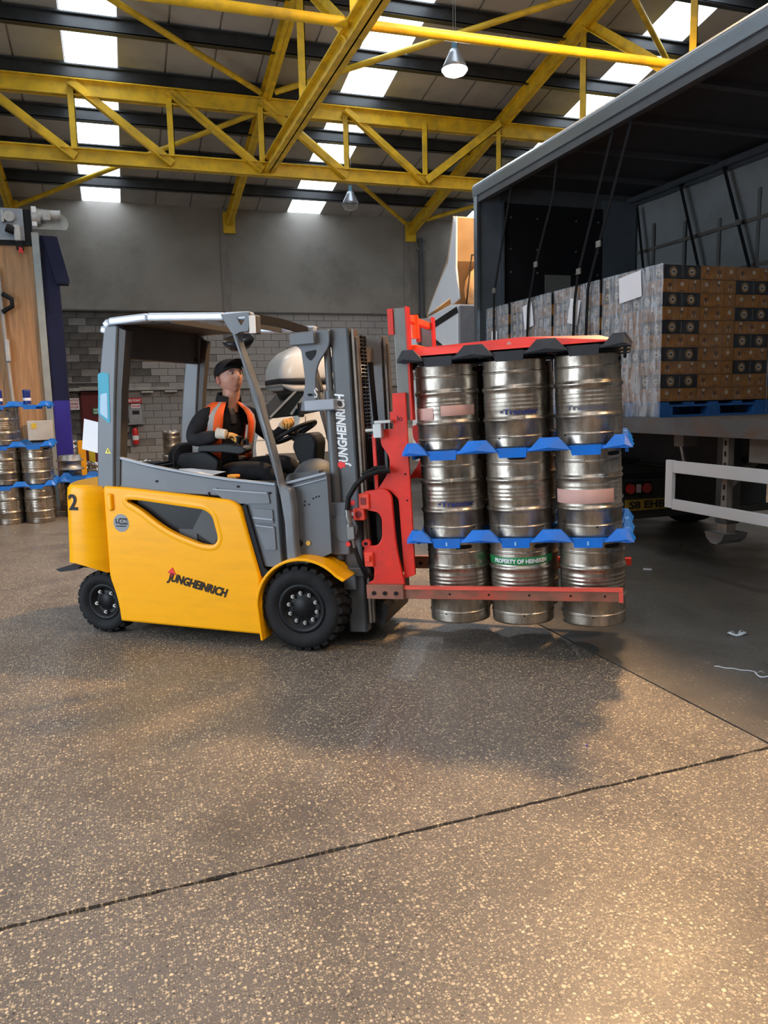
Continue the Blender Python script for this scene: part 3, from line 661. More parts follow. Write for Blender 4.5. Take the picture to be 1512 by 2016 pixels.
load(LX, 5.94, 1.22, .93, 3, 3, 'nearest wrapped load at the open side, its corner toward the camera', 'nearest wrapped drinks load', 'xy', [(.46, 1.08, .34, .24, -5)], 0, True)
load(LX, 6.91, 1.22, .88, 3, 3, 'second wrapped load from the camera along the open side', 'second wrapped drinks load from the camera', 'x', [(.45, .96, .20, .26, 14)], 1)
load(LX, 7.84, 1.22, .96, 3, 3, 'third wrapped load from the camera along the open side', 'third wrapped drinks load from the camera', 'x', [(.5, 1.02, .22, .28, -10)], 2)
load(LX, 8.86, 1.22, .62, 3, 2, 'farthest wrapped load against the trailer front', 'farthest wrapped drinks load', 'x', [(.36, .74, .16, .36, 2)], 3)
load(LX+1.24, 5.94, 1.10, .93, 3, 3, 'wrapped load deeper in the trailer, cut by the right picture edge', 'drinks load cut by the right picture edge', 'y', None, 4, True)
# ================================================================== TRACTOR UNIT in front of the trailer
TW = M('cab_white', (.72, .75, .79), .25, 0, .03, 2, coat=.4)
GLASS = M('dark_glass', (.01, .014, .016), .08, 0, .1, 3)
tu = thing('tractor_unit', 'white articulated truck tractor with tall roof deflector at the front of the trailer', 'truck', (4.72, 10.35, 0))
def prof_x(poly, a, b, name, mat, bev=.02, par=tu): return MB().prism(poly, a, b, 'x').build(name, mat, par, bevel=bev)
prof_x([(.05, 1.0), (.05, 2.98), (.35, 3.02), (1.25, 2.93), (1.60, 2.30), (1.95, 1.9), (2.0, 1.0), (1.9, .6), (.6, .6), (.5, 1.0)], 0, 2.4, 'cab_body', TW, .04)
prof_x([(.06, 2.86), (.09, 2.95), (1.10, 2.80), (1.25, 2.68)], -.012, 0, 'roof_stripe', BLACK, 0)
prof_x(fillet([(.62, 1.75), (.62, 2.45), (.95, 2.58), (1.30, 2.20), (1.40, 1.75)], .06), -.012, .01, 'side_window', GLASS, 0)
MB().box(.0, 2.4, -.015, .05, 1.1, 2.95).build('cab_rear_wall', M('cab_rear_shade', (.25, .25, .26), .5), tu)  # back of the white cab, its shade put into the grey
prof_x([(.30, 3.0), (.35, 3.10), (1.20, 2.96), (1.05, 3.12), (.70, 3.40), (.40, 3.62), (.18, 4.20), (.10, 4.20), (.12, 3.5), (.02, 3.05)], 0, .03, 'deflector_side', TW, .01)
prof_x([(.30, 3.0), (1.20, 2.96), (1.05, 3.12), (.70, 3.40), (.40, 3.62), (.18, 4.20), (.10, 4.20), (.02, 3.05)], 2.37, 2.4, 'deflector_side', TW, .01)
TAN = M('deflector_sodium_lit', (.50, .36, .22), .6, 0, .1, 4)  # warm lamp light on the fairing's inside put into the tan
dm = MB(); dp_ = [(1.25, 2.95), (1.05, 3.14), (.70, 3.42), (.42, 3.66), (.30, 3.95), (.20, 4.22)]
for (a, b), (c, d_) in zip(dp_[:-1], dp_[1:]): dm.prism([(a, b), (c, d_), (c-.02, d_-.02), (a-.02, b-.02)], 0, 2.4, 'x')
dm.build('deflector_shell', TAN, tu)
MB(T3(.25, .25, 2.95)).sphere((.45, .1, .28), .45, .28, .42, 20).build('sleeper_roof_moulding', M('moulding_sodium_lit', (.62, .42, .24), .5), tu)  # tan carries the same warm lamp light inside the fairing
MB().tube([(.2, .2, 3.0), (.3, .22, 3.7), (.9, .25, 3.72), (1.4, .25, 3.6)], .012, 6).build('roof_cable', BLACK, tu)
MB(T3(-.12, 1.55, 2.35)).box(-.06, .06, -.05, .06, -.28, .28).build('door_mirror', TW, tu, bevel=.03)
MB().tube([(0, 1.55, 2.6), (-.12, 1.55, 2.6)], .015, 6).tube([(0, 1.55, 2.1), (-.12, 1.55, 2.1)], .015, 6).build('mirror_arm', BLACK, tu)
MB().box(.2, 2.2, -3.3, 1.6, .65, .95).build('chassis', TGD, tu)
for y in (1.15, -2.2):
    for x in (.02, 2.05):
        wn = MB(T3(x, y, .50) @ RY(90)); wn.lathe([(.05, .06), (.22, .08), (.28, .02), (.34, .02), (.44, 0), (.50, .04), (.50, .30), (.44, .34), (.3, .32)], 36)
        wn.build('road_wheel', RUBBER, tu)
for x in (.0, 1.9): MB().prism([(-2.85, .55), (-2.75, .95), (-2.45, 1.12), (-1.95, 1.12), (-1.65, .95), (-1.55, .55), (-1.6, .55), (-1.7, .9), (-2.0, 1.06), (-2.4, 1.06), (-2.7, .9), (-2.8, .55)], x, x+.5, 'x').build('rear_mudguard', BLACK, tu)
MB().cyl((1.2, -2.2, 1.12), (1.2, -2.2, 1.2), .45, n=24).build('coupling_plate', M('greased', (.03, .03, .03), .4), tu)
MB().box(.05, 2.35, -3.36, -3.30, .30, .74).build('rear_bumper', M('bumper_dark', (.035, .038, .04), .6), tu, bevel=.01)
MB().box(.15, 2.25, -3.34, -3.30, .80, .90).box(.2, 1.2, -3.37, -3.33, .85, .87).build('rear_beam', M('bumper_dark', (.03, .03, .03)), tu)
LR = M('tail_red', (.35, .01, .015), .25)
MB().box(.34, .72, -3.42, -3.36, .58, .71).build('light_housing', BLACK, tu, bevel=.01)
MB().cyl((.63, -3.44, .645), (.63, -3.40, .645), .055).cyl((.42, -3.44, .645), (.42, -3.40, .645), .055).build('tail_lamp', LR, tu)
MB().box(.50, .555, -3.43, -3.40, .60, .69).build('reverse_lamp', M('tail_clear', (.5, .35, .35), .25), tu)
npl = MB().box(.40, .92, -3.40, -3.365, .40, .52).build('number_plate', M('plate_yellow', (.27, .18, .02), .6), tu)
text('plate_lettering', 'S8 EHB', .11, T3(.66, -3.403, .425) @ SIDE, BLACKLET, npl, bold=.003, width=.46, center=True)
# ================================================================== WHITE VAN with a sleeper pod
vn = thing('sleeper_van', 'white van with a rounded roof sleeper pod, parked behind the driver', 'van', (2.60, 14.0, 0))
VW = M('van_white', (.66, .65, .62), .3, 0, .04, 2, coat=.3)
def loft(name, secs, mat, par, smooth=True):
    """secs: list of rings (same count)"""
    n = len(secs[0]); vs = [p for s in secs for p in s]; fs = []
    for i in range(len(secs)-1):
        for j in range(n): fs.append((i*n+j, i*n+(j+1) % n, (i+1)*n+(j+1) % n, (i+1)*n+j))
    fs += [list(range(n-1, -1, -1)), [len(vs)-n+j for j in range(n)]]
    m = MB(); m.add(vs, fs, smooth); return m.build(name, mat, par)
def ring(x, z0, z1, yc, hy, e=4, n=28):
    out = []
    for j in range(n):
        t = 2*pi*j/n; c, s_ = cos(t), sin(t)
        out.append((x, yc+hy*math.copysign(abs(c)**(2/e), c), (z0+z1)/2+(z1-z0)/2*math.copysign(abs(s_)**(2/e), s_)))
    return out
# body: bonnet, cabin, rear
side = [(-.25, .35), (-.28, .95), (-.12, 1.22), (.05, 1.36), (2.3, 1.36), (2.3, .40)]
MB().prism(fillet(side, [.05, .15, .1, .05, .02, .05]), 0, 1.85, 'y').build('lower_body', VW, vn, bevel=.03)
MB().prism([(.05, 1.36), (.52, 1.84), (2.3, 1.86), (2.3, 1.36)], .05, 1.80, 'y').build('cabin', GLASS, vn, bevel=.02)
MB().prism([(.0, 1.34), (2.3, 1.34), (2.3, 1.62), (1.5, 1.56), (.55, 1.40), (.2, 1.37)], -.003, 1.853, 'y').build('door_upper', VW, vn)
MB().box(1.62, 2.3, .03, 1.82, 1.55, 1.86).build('rear_cabin_wall', BLACK, vn)
MB().beam((.02, .04, 1.38), (.52, .04, 1.85), .05, .035).build('screen_pillar', M('pillar_grey', (.16, .18, .2), .4), vn)
MB().prism(fillet([(.12, 1.40), (.50, 1.80), (.72, 1.80), (.60, 1.55), (.50, 1.40)], .02), .035, .05, 'y').build('quarter_window', GLASS, vn)
MB().prism(fillet([(.62, 1.42), (.80, 1.80), (1.55, 1.80), (1.60, 1.42)], .03), .035, .05, 'y').build('door_window', GLASS, vn)
MB().add([(.03, .12, 1.38), (.03, 1.72, 1.38), (.50, 1.68, 1.82), (.50, .16, 1.82)], [(0, 3, 2, 1)]).build('windscreen', GLASS, vn)
MB().beam((.40, .02, 1.42), (.72, .02, 1.82), .03, .045).beam((1.02, .03, 1.45), (1.04, .03, 1.84), .03, .04).build('window_pillar', M('pillar_grey', (.16, .18, .2)), vn)
MB(T3(.55, -.16, 1.50)).box(-.05, .05, -.08, .08, -.13, .13).build('door_mirror', BLACK, vn, bevel=.03)
MB().box(-.1, 2.3, -.012, 0, .42, .72).build('side_moulding', M('moulding_grey', (.10, .095, .09), .6), vn)
MB().box(-.28, 2.3, -.012, 0, .97, .985).build('body_crease', M('crease', (.3, .3, .3), .5), vn)
MB().box(.66, .67, -.008, 0, .6, 1.38).build('door_gap', BLACK, vn)
ym = .95
loft('sleeper_pod', [ring(.26, 2.05, 2.20, ym, .55), ring(.27, 1.95, 2.32, ym, .75), ring(.34, 1.93, 2.46, ym, .86), ring(.48, 1.92, 2.60, ym, .93), ring(.70, 1.92, 2.70, ym, .96), ring(1.1, 1.92, 2.77, ym, .97), ring(2.2, 1.92, 2.80, ym, .97)], VW, vn)
loft('pod_band', [ring(.25, 1.98, 2.08, ym, .72, 8), ring(.28, 1.98, 2.08, ym, .90, 8), ring(.5, 1.98, 2.08, ym, .985, 8), ring(2.2, 1.98, 2.08, ym, .985, 8)], DARK, vn)
loft('pod_base', [ring(.40, 1.82, 1.90, ym, .60), ring(.28, 1.92, 1.99, ym, .88), ring(.5, 1.80, 1.99, ym, .955), ring(2.2, 1.80, 1.99, ym, .955)], M('pod_base_grey', (.42, .41, .39), .4), vn)
MB().prism(fillet([(1.10, 2.17), (1.16, 2.44), (1.35, 2.50), (1.75, 2.50), (1.75, 2.2)], .02), -.03, .04, 'y').build('pod_window', GLASS, vn)
for x in (.42, 2.0):
    for y in (.02, 1.6): MB(T3(x, y, .34) @ RX(-90)).lathe([(.03, .03), (.18, .03), (.22, 0), (.32, 0), (.34, .03), (.34, .2), (.3, .22)], 28).build('road_wheel', RUBBER, vn)
MB().box(2.3, 4.0, 0, 1.85, .62, .80).box(2.3, 4.0, -.02, .03, .80, 1.10).build('flat_bed', M('bed_grey', (.3, .3, .3), .5), vn)
MB(T3(3.4, .02, .34) @ RX(-90)).lathe([(.03, .03), (.18, .03), (.22, 0), (.32, 0), (.34, .03), (.34, .2), (.3, .22)], 28).build('road_wheel', RUBBER, vn)
# ================================================================== KEGS AND TRAYS
FO = Matrix.Translation((1.045, 4.875, 0)) @ RZ(-35.9)          # forklift frame: x forward, y to its left, z up
TILT = T3(.3, 0, .1) @ RY(-2.2) @ T3(-.3, 0, -.1)               # mast leaning back
def keg_mat(name, col, dirt, r=.30):
    m = bpy.data.materials.new(name); m.use_nodes = True; nt = m.node_tree; N = nt.nodes; Lk = nt.links; b = N['Principled BSDF']
    tc = N.new('ShaderNodeTexCoord'); oi = N.new('ShaderNodeObjectInfo')
    ad = N.new('ShaderNodeVectorMath'); ad.operation = 'MULTIPLY_ADD'; Lk.new(oi.outputs['Random'], ad.inputs[0]); ad.inputs[1].default_value = (9, 7, 5); Lk.new(tc.outputs['Object'], ad.inputs[2])
    def nz(sc, scale, det, p0, p1, c0, c1):
        mp = N.new('ShaderNodeMapping'); mp.inputs['Scale'].default_value = scale; Lk.new(ad.outputs[0], mp.inputs[0])
        n = N.new('ShaderNodeTexNoise'); n.inputs['Scale'].default_value = sc; n.inputs['Detail'].default_value = det; n.inputs['Roughness'].default_value = .65; Lk.new(mp.outputs[0], n.inputs[0])
        r_ = N.new('ShaderNodeValToRGB'); r_.color_ramp.elements[0].position = p0; r_.color_ramp.elements[1].position = p1
        r_.color_ramp.elements[0].color = (*c0, 1); r_.color_ramp.elements[1].color = (*c1, 1); Lk.new(n.outputs[0], r_.inputs[0]); return r_.outputs[0]
    a = nz(5, (1, 1, .5), 7, .35, .68, tuple(c*1.08 for c in col), dirt)
    s_ = nz(30, (1, 1, .12), 4, .4, .65, (1, 1, 1), (.72, .70, .68))
    mx = N.new('ShaderNodeMix'); mx.data_type = 'RGBA'; mx.blend_type = 'MULTIPLY'; mx.inputs[0].default_value = .8; Lk.new(a, mx.inputs[6]); Lk.new(s_, mx.inputs[7])
    Lk.new(mx.outputs[2], b.inputs['Base Color']); b.inputs['Metallic'].default_value = .92
    ro = nz(8, (1, 1, .6), 6, .3, .7, (r-.06,)*3, (r+.20,)*3); Lk.new(ro, b.inputs['Roughness'])
    n3 = N.new('ShaderNodeTexNoise'); n3.inputs['Scale'].default_value = 9; Lk.new(ad.outputs[0], n3.inputs[0]); bp = N.new('ShaderNodeBump'); bp.inputs['Strength'].default_value = .25; bp.inputs['Distance'].default_value = .02
    Lk.new(n3.outputs[0], bp.inputs['Height']); Lk.new(bp.outputs[0], b.inputs['Normal'])
    return m
KEG = keg_mat('keg_stainless', (.56, .50, .43), (.21, .17, .13), .27)
def rib(prof, z, r, h, w, n=5):
    for i in range(n+1): t = i/n; prof.append((r+h*sin(pi*t), z-w/2+w*t))
def keg_mesh():
    R = .197; p = [(0, .035), (.14, .03), (.175, .05), (.186, .012), (.190, 0), (.197, 0), (R, .012), (R, .060)]
    rib(p, .066, R, .0045, .010, 3); p += [(R-.003, .075), (R, .082)]
    rib(p, .172, R, .010, .034, 6)
    p += [(R, .20)]
    for z in (.238, .262, .286, .310): rib(p, z, R, .0028, .020, 3)
    rib(p, .360, R, .010, .034, 6)
    p += [(R, .39), (R, .452)]; rib(p, .460, R, .0045, .010, 3); p += [(R-.002, .468), (R, .476), (R, .528), (.199, .535), (.190, .535), (.186, .525), (.18, .49), (.165, .475), (.09, .497), (.05, .50), (.0, .50)]
    m = MB(); m.lathe(p, 48)
    m.cur = 1
    for a in (0, pi):      # black patches paint the dark of the hand holes above, drain slots below
        n = 12; vs = []
        for i in range(n+1):
            t = a-.30+.60*i/n; e = .5+.013*sqrt(max(0, 1-((i-n/2)/(n/2))**6)); e2 = 1.0-e
            vs += [(.1984*cos(t), .1984*sin(t), e2), (.1984*cos(t), .1984*sin(t), e)]
        m.add(vs, [(2*i, 2*i+2, 2*i+3, 2*i+1) for i in range(n)], True)
    for a in (.8, 2.4, 4.1, 5.6):
        m.add([((R+.0052)*cos(a+d), (R+.0052)*sin(a+d), z) for d, z in ((-.03, .066), (.03, .066), (.02, .055), (-.02, .055))], [(0, 1, 2, 3)])
    return m.mesh('keg', [KEG, BLACK])
KM = keg_mesh()
KEG_LOW = MB(); KEG_LOW.lathe([(0, .03), (.18, .03), (.192, 0), (.197, .01), (.197, .155), (.207, .17), (.197, .19), (.197, .34), (.207, .36), (.197, .38), (.197, .455), (.201, .46), (.197, .468), (.199, .535), (.188, .535), (.18, .49), (0, .50)], 32)
KML = KEG_LOW.mesh('keg_plain', KEG)
def band(a0, a1, z0, z1, mat, parent, name='label_band', r=.1990):
    return MB().lathe([(r, z0), (r+.0008, z0+.001), (r+.0008, z1-.001), (r, z1)], 24, a0=a0, a1=a1).build(name, mat, parent)
def wrap_text(body, size, ang, z, r, mat, parent, width):
    me = text_mesh(body, size, 0, .0015, .0004); xs = [v.co.x for v in me.vertices]; w0, w1 = min(xs), max(xs); k = width/(w1-w0)
    for v in me.vertices:
        a = ang+(v.co.x-(w0+w1)/2)*k/r; rr_ = r+v.co.z; v.co = (rr_*cos(a), rr_*sin(a), z+v.co.y)
    me.materials.clear(); me.materials.append(mat); return mo('keg_lettering', me, parent)
BASEM = FO @ TILT
PINK = M('pink_tape', (.62, .36, .31), .6, 0, .08, 8)
INK = M('ink_blue', (.02, .03, .16), .6)
KGRN = M('band_green', (.015, .22, .06), .4)
rows = ['bottom', 'middle', 'top']; cols = ['next to the red mast', 'in the middle column', 'at the outer end']
deco = {(0, 1): 'green band reading PROPERTY OF HEINEKEN', (1, 0): 'faded blue Trans lettering', (1, 2): 'wide pink tape', (2, 0): 'two pink tape strips', (2, 1): 'blue Trans lettering on its waist', (2, 2): 'worn scuffed print'}
r = random.Random(5)
for k in range(3):
    for j in range(2):
        for i in range(3):
            x, y, z = .99+.435*i, .395+.42*j, .178+.56*k
            side = 'near' if j == 0 else 'far'
            lab = 'steel keg, %s layer of carried load, %s row, %s' % (rows[k], side, cols[i])
            if j == 0 and (k, i) in deco: lab = 'steel keg with %s, %s layer of the carried load' % (deco[(k, i)], rows[k])
            rot = r.uniform(0, 6.28) if j else [[.40, .85, .72], [1.6, .1, .95], [1.5, 1.75, 1.45]][k][i]
            jx = [[.02, 0, .01], [0, 0, 0], [-.005, 0, .01]][k][i]
            o = mo('keg', KM); o.matrix_world = BASEM @ T3(x+jx, y, z) @ RZ(math.degrees(rot)-90)
            tag(o, lab, 'keg', 'steel kegs carried by the forklift')
            A = -rot+pi/2-pi/2-.0          # direction of the viewer in the keg's own frame
            V = lambda d: -rot+d+pi/2-pi/2
            fr = -(rot-pi/2)-pi/2
            if j == 0:
                if (k, i) == (0, 1): band(fr-1.5, fr+1.5, .385, .435, KGRN, o, 'green_band', .1980); wrap_text('PROPERTY OF HEINEKEN', .036, fr+.10, .397, .2, WHITELET, o, .37)
                if (k, i) == (1, 0): wrap_text('\u2022Transtar', .044, fr+.35, .205, .2005, INK, o, .25)
                if (k, i) == (2, 1): wrap_text('\u2022Transtar', .044, fr+.25, .205, .2005, INK, o, .25)
                if (k, i) == (1, 2): band(fr-1.2, fr+.85, .205, .29, PINK, o, 'pink_tape', .2005)
                if (k, i) == (2, 0): band(fr-1.2, fr-.25, .195, .27, PINK, o, 'pink_tape', .2005); band(fr+.0, fr+1.2, .215, .28, PINK, o, 'pink_tape', .2005)
                if (k, i) == (2, 2): wrap_text('Transtar', .04, fr, .21, .2005, M('ink_faded', (.10, .10, .14), .6), o, .27)
            elif (k, i) == (2, 2): band(-rot-.2+pi/2-.0, -rot+1.0+pi/2, .19, .27, PINK, o, 'pink_tape', .2005)
def tray_mesh(nx, ny, mat, name='interlayer_tray'):
    m = MB(); P = .435 if nx == 3 else .42; Q = .42; w_, d_ = nx*P, ny*Q
    for i in range(nx):                          # decks with bracing ribs, open rings under each keg
        for j in range(ny):
            m.lathe([(.205, -.018), (.205, .0), (.135, .0), (.135, -.018), (.205, -.018)], 24, T3(P*(i+.5), Q*(j+.5), 0), smooth=False)
            m.box(P*i+.05, P*i+.37, Q*(j+.5)-.015, Q*(j+.5)+.015, -.016, -.002)
    def edge(T, n, p):
        L = n*p
        m.box(-.01, L+.01, -.014, .0, -.022, .0, T)
        for i in range(n):
            c = p*(i+.5)
            m.add([(c-.085, -.016, -.055), (c+.080, -.016, -.055), (c+.085, -.018, .004), (c-.10, -.018, .004), (c-.085, .004, -.055), (c+.080, .004, -.055), (c+.085, .004, .004), (c-.10, .004, .004)],
                  [(0, 1, 2, 3), (5, 4, 7, 6), (4, 0, 3, 7), (1, 5, 6, 2), (3, 2, 6, 7), (4, 5, 1, 0)], False, T)
        for i in range(n+1):
            c = p*i; a = c-.125 if i else c-.045; b = c+.125 if i < n else c+.045; at = c-.055 if i else c-.0; bt = c+.055 if i < n else c+.0
            m.add([(a, -.035, -.018), (b, -.035, -.018), (b, .030, -.018), (a, .030, -.018), (at, -.012, .058), (bt, -.012, .058), (bt, .012, .058), (at, .012, .058), (c, -.048, .0)],
                  [(0, 3, 2, 1), (4, 5, 6, 7), (0, 1, 8), (0, 8, 4), (8, 1, 5), (8, 5, 4), (1, 2, 6, 5), (2, 3, 7, 6), (3, 0, 4, 7)], False, T)
    edge(T3(0, -.005, 0), nx, P); edge(T3(w_, d_+.005, 0) @ RZ(180), nx, P)
    edge(T3(w_+.005, 0, 0) @ RZ(90), ny, Q); edge(T3(-.005, d_, 0) @ RZ(-90), ny, Q)
    return m.mesh(name, mat)
TM = tray_mesh(3, 2, BLUE)
for z, lab in ((.735, 'lower'), (1.295, 'upper')):
    o = mo('keg_tray', TM); o.matrix_world = BASEM @ T3(.775, .185, z); tag(o, 'bright blue plastic keg tray, the %s one between layers of the carried kegs' % lab, 'tray', 'blue plastic keg trays')
    if lab == 'lower':
        for i in range(3): MB(T3(.435*(i+.5)-.005, -.0245, -.04)).box(-.005, .006, 0, .001, 0, .024).build('moulded_mark', M('mark_light', (.25, .5, .8)), o)
# ---- left foreground stack
KL = [(-1.16, 12.20, 0), (-1.16, 12.20, .565), (-1.58, 12.25, 0), (-1.58, 12.25, .565), (-1.58, 12.25, 1.13), (-1.16, 12.62, 0), (-1.16, 12.62, .565), (-1.58, 12.67, 0), (-1.58, 12.67, .565), (-1.58, 12.67, 1.13)]
for x, y, z in KL:
    lv = {0: 'bottom', .565: 'middle', 1.13: 'top'}[z]; c = 'right' if x > -1.4 else 'left edge'; f = 'front' if y < 12.4 else 'rear'
    o = mo('keg', KM, mw=T3(x, y, z) @ RZ(r.uniform(0, 360))); tag(o, 'steel keg in the %s layer of the left stack, %s column, %s' % (lv, c, f), 'keg', 'steel kegs stacked at the left edge')
TM2 = tray_mesh(2, 2, BLUE)
for z, lab in ((.555, 'lowest'), (1.12, 'middle'), (1.685, 'topmost')):
    o = mo('keg_tray', TM2, mw=T3(-1.79, 12.02, z)); tag(o, 'pale blue plastic keg tray, %s in the stack at the left edge' % lab, 'tray', 'blue plastic keg trays')
for x, y, lab in ((-1.57, 12.15, 'left'), (-1.20, 12.12, 'right')):
    t = thing('blue_canister', 'dark blue canister with a white label on the left keg stack, the %s one' % lab, 'canister', (x, y, 1.70), 0, 'blue canisters on the left keg stack')
    MB().lathe([(0, 0), (.05, 0), (.052, .01), (.052, .17), (.055, .175), (.055, .20), (.04, .205), (0, .205)], 20).build('canister_body', M('canister_blue', (.02, .04, .22), .4), t)
    MB().lathe([(.0528, .05), (.0528, .09)], 20).build('paper_label', PAPER, t)
# ---- low stack and loose casks behind
for x, y in ((-.65, 12.62), (-.235, 12.70)):
    tag(mo('keg', KM, mw=T3(x, y, 0) @ RZ(40)), 'dark steel keg under the low blue tray behind the forklift, %s' % ('left one' if x < -.6 else 'right one'), 'keg', 'kegs under the low tray')
tag(mo('keg_tray', TM2, mw=T3(-.86, 12.42, .555)), 'pale blue keg tray on the low kegs behind the forklift tail', 'tray', 'blue plastic keg trays')
CASK = MB(); CASK.lathe([(0, .04), (.14, .03), (.155, 0), (.165, .0), (.17, .03), (.19, .06), (.178, .075), (.205, .13), (.222, .15), (.215, .17), (.228, .22), (.228, .26), (.215, .31), (.222, .33), (.205, .35), (.178, .405), (.19, .42), (.17, .45), (.165, .48), (.155, .48), (.14, .44), (0, .45)], 32)
CKM = CASK.mesh('cask', keg_mat('cask_bright', (.66, .64, .60), (.30, .27, .24), .22))
cs = [(-.98, 17.2, 0), (-.48, 17.3, 0), (.02, 17.3, 0), (.5, 17.4, 0), (-.75, 17.75, 0), (-.2, 17.8, 0), (-.23, 17.5, .49), (-.98, 17.4, .49)]
for i, (x, y, z) in enumerate(cs):
    nm = ['leftmost', 'second from the left', 'third from the left', 'rightmost'][i] if i < 4 else ''
    lab = ('bulging steel cask on the floor by the back wall, front row, %s' % nm) if i < 4 else ('bulging steel cask on the floor by the back wall, rear row, %s' % ('left' if x < -.5 else 'right')) if z == 0 else ('bulging steel cask in the upper layer, %s' % {-.23: 'behind the hanging paper', -.98: 'left of the yellow bollard'}[x])
    tag(mo('cask', CKM, mw=T3(x, y, z) @ RZ(40*i)), lab, 'cask', 'steel casks near the back wall')
t = thing('drum_spool', 'short flanged steel drum on top of a keg beside the orange post', 'drum', (-.78, 13.45, .54))
MB().lathe([(0, 0), (.17, 0), (.17, .10), (.21, .11), (.21, .125), (.17, .135), (.17, .24), (.21, .25), (.21, .265), (.17, .275), (.17, .34), (0, .34)], 28).build('drum_body', STEEL, t)
tag(mo('keg', KML, mw=T3(-.78, 13.45, 0)), 'steel keg under the flanged drum behind the left stack', 'keg')
for i in range(4):
    x = 1.1+.46*i
    tag(mo('keg', KML, mw=T3(x, 18.2+.05*(i % 2), 0)), 'steel keg on the floor far behind the driver seat, number %s from the left' % ['one', 'two', 'three', 'four'][i], 'keg', 'far kegs by the back wall')
    if i in (0, 2, 3): tag(mo('keg', KML, mw=T3(x+.03, 18.22, .54)), 'upper steel keg far behind the driver, %s' % {0: 'under the fire extinguisher', 2: 'left one under the black board', 3: 'right one under the black board'}[i], 'keg', 'far kegs by the back wall')
bd = thing('black_board', 'black board with a bright metal tube lying on the far kegs', 'board', (2.3, 18.2, 1.075))
MB().box(-.45, .45, -.2, .2, 0, .05).build('board_panel', BLACK, bd); MB().cyl((-.12, -.15, .12), (.6, -.15, .13), .05).build('metal_tube', STEEL, bd); MB().box(-.25, -.10, -.22, -.08, .05, .22).build('tube_clamp', BLACK, bd)
# ---- bollards
for x, y, h, c, lab in ((-.72, 16.6, .98, (.85, .40, .01), 'short orange post behind the left keg stack'), (-.60, 18.6, 1.22, (.55, .45, .03), 'yellow steel bollard left of the exit door')):
    t = thing('safety_post', lab, 'bollard', (x, y, 0))
    MB().prism(fillet([(-.06, 0), (-.075, h), (.075, h), (.06, 0)], [0, .03, .03, 0]), -.05, .05).build('post_body', M('post_'+lab[:8].strip().replace(' ', '_'), c, .5, 0, .15, 6), t, bevel=.01)
    MB().box(-.1, .1, -.1, .1, 0, .015).build('base_plate', STEEL, t)
# ================================================================== FORKLIFT
FK = thing('forklift', 'yellow and grey electric counterbalance forklift with red keg clamp', 'forklift', mw=FO)
def U(x, z): return (x+.0384*(z-.1), z)
# counterweight
cwp = [(-1.465, .0), (-1.785, .0), (-1.84, .07), (-1.95, .28), (-2.0, .6), (-1.95, .92), (-1.84, 1.13), (-1.785, 1.2), (-1.465, 1.2)]
cwp = fillet(cwp, [0, .06, .05, .1, .2, .1, .05, .06, 0], 4)
n = len(cwp); m = MB(); zs = [(.475, .0), (.60, .02), (1.02, .01), (1.075, -.005), (1.10, -.03)]
vs = []
for z, g in zs:
    for x, y in cwp:
        sx = 1+g/.5 if g < 0 else 1; k = (z-.475)/.6
        xx = x+(.03*k if x < -1.6 else 0); 
        if g < 0: xx = -1.465+(xx+1.465)*(1+g*1.4); yy = .6+(y-.6)*(1+g*1.0)
        else: yy = y
        zz = z + (.06 if (z < .5 and x < -1.6) else 0)
        vs.append((xx, yy, zz))
fs = [(i*n+j, i*n+(j+1) % n, (i+1)*n+(j+1) % n, (i+1)*n+j) for i in range(len(zs)-1) for j in range(n)]
fs = [tuple(reversed(f)) for f in fs]
m.add(vs, fs, True); m.add(vs[:n], [list(range(n))]); m.add(vs[-n:], [list(range(n-1, -1, -1))])
cw = m.build('counterweight', YEL, FK)
MB().prism([(-1.62, .48), (-1.50, .48), (-1.50, .34), (-1.56, .36)], .25, .95).build('steer_axle_bracket', YEL, FK)
MB().prism(fillet([(-2.10, .425), (-2.06, .405), (-1.90, .43), (-1.88, .45), (-1.95, .455)], .01), .22, .50).box(-1.93, -1.85, .3, .42, .43, .56).build('tow_coupling', DARK, FK)
text('fleet_number', '2', .155, T3(-1.748, -.005, .925) @ SIDE, BLACKLET, FK, bold=.004)
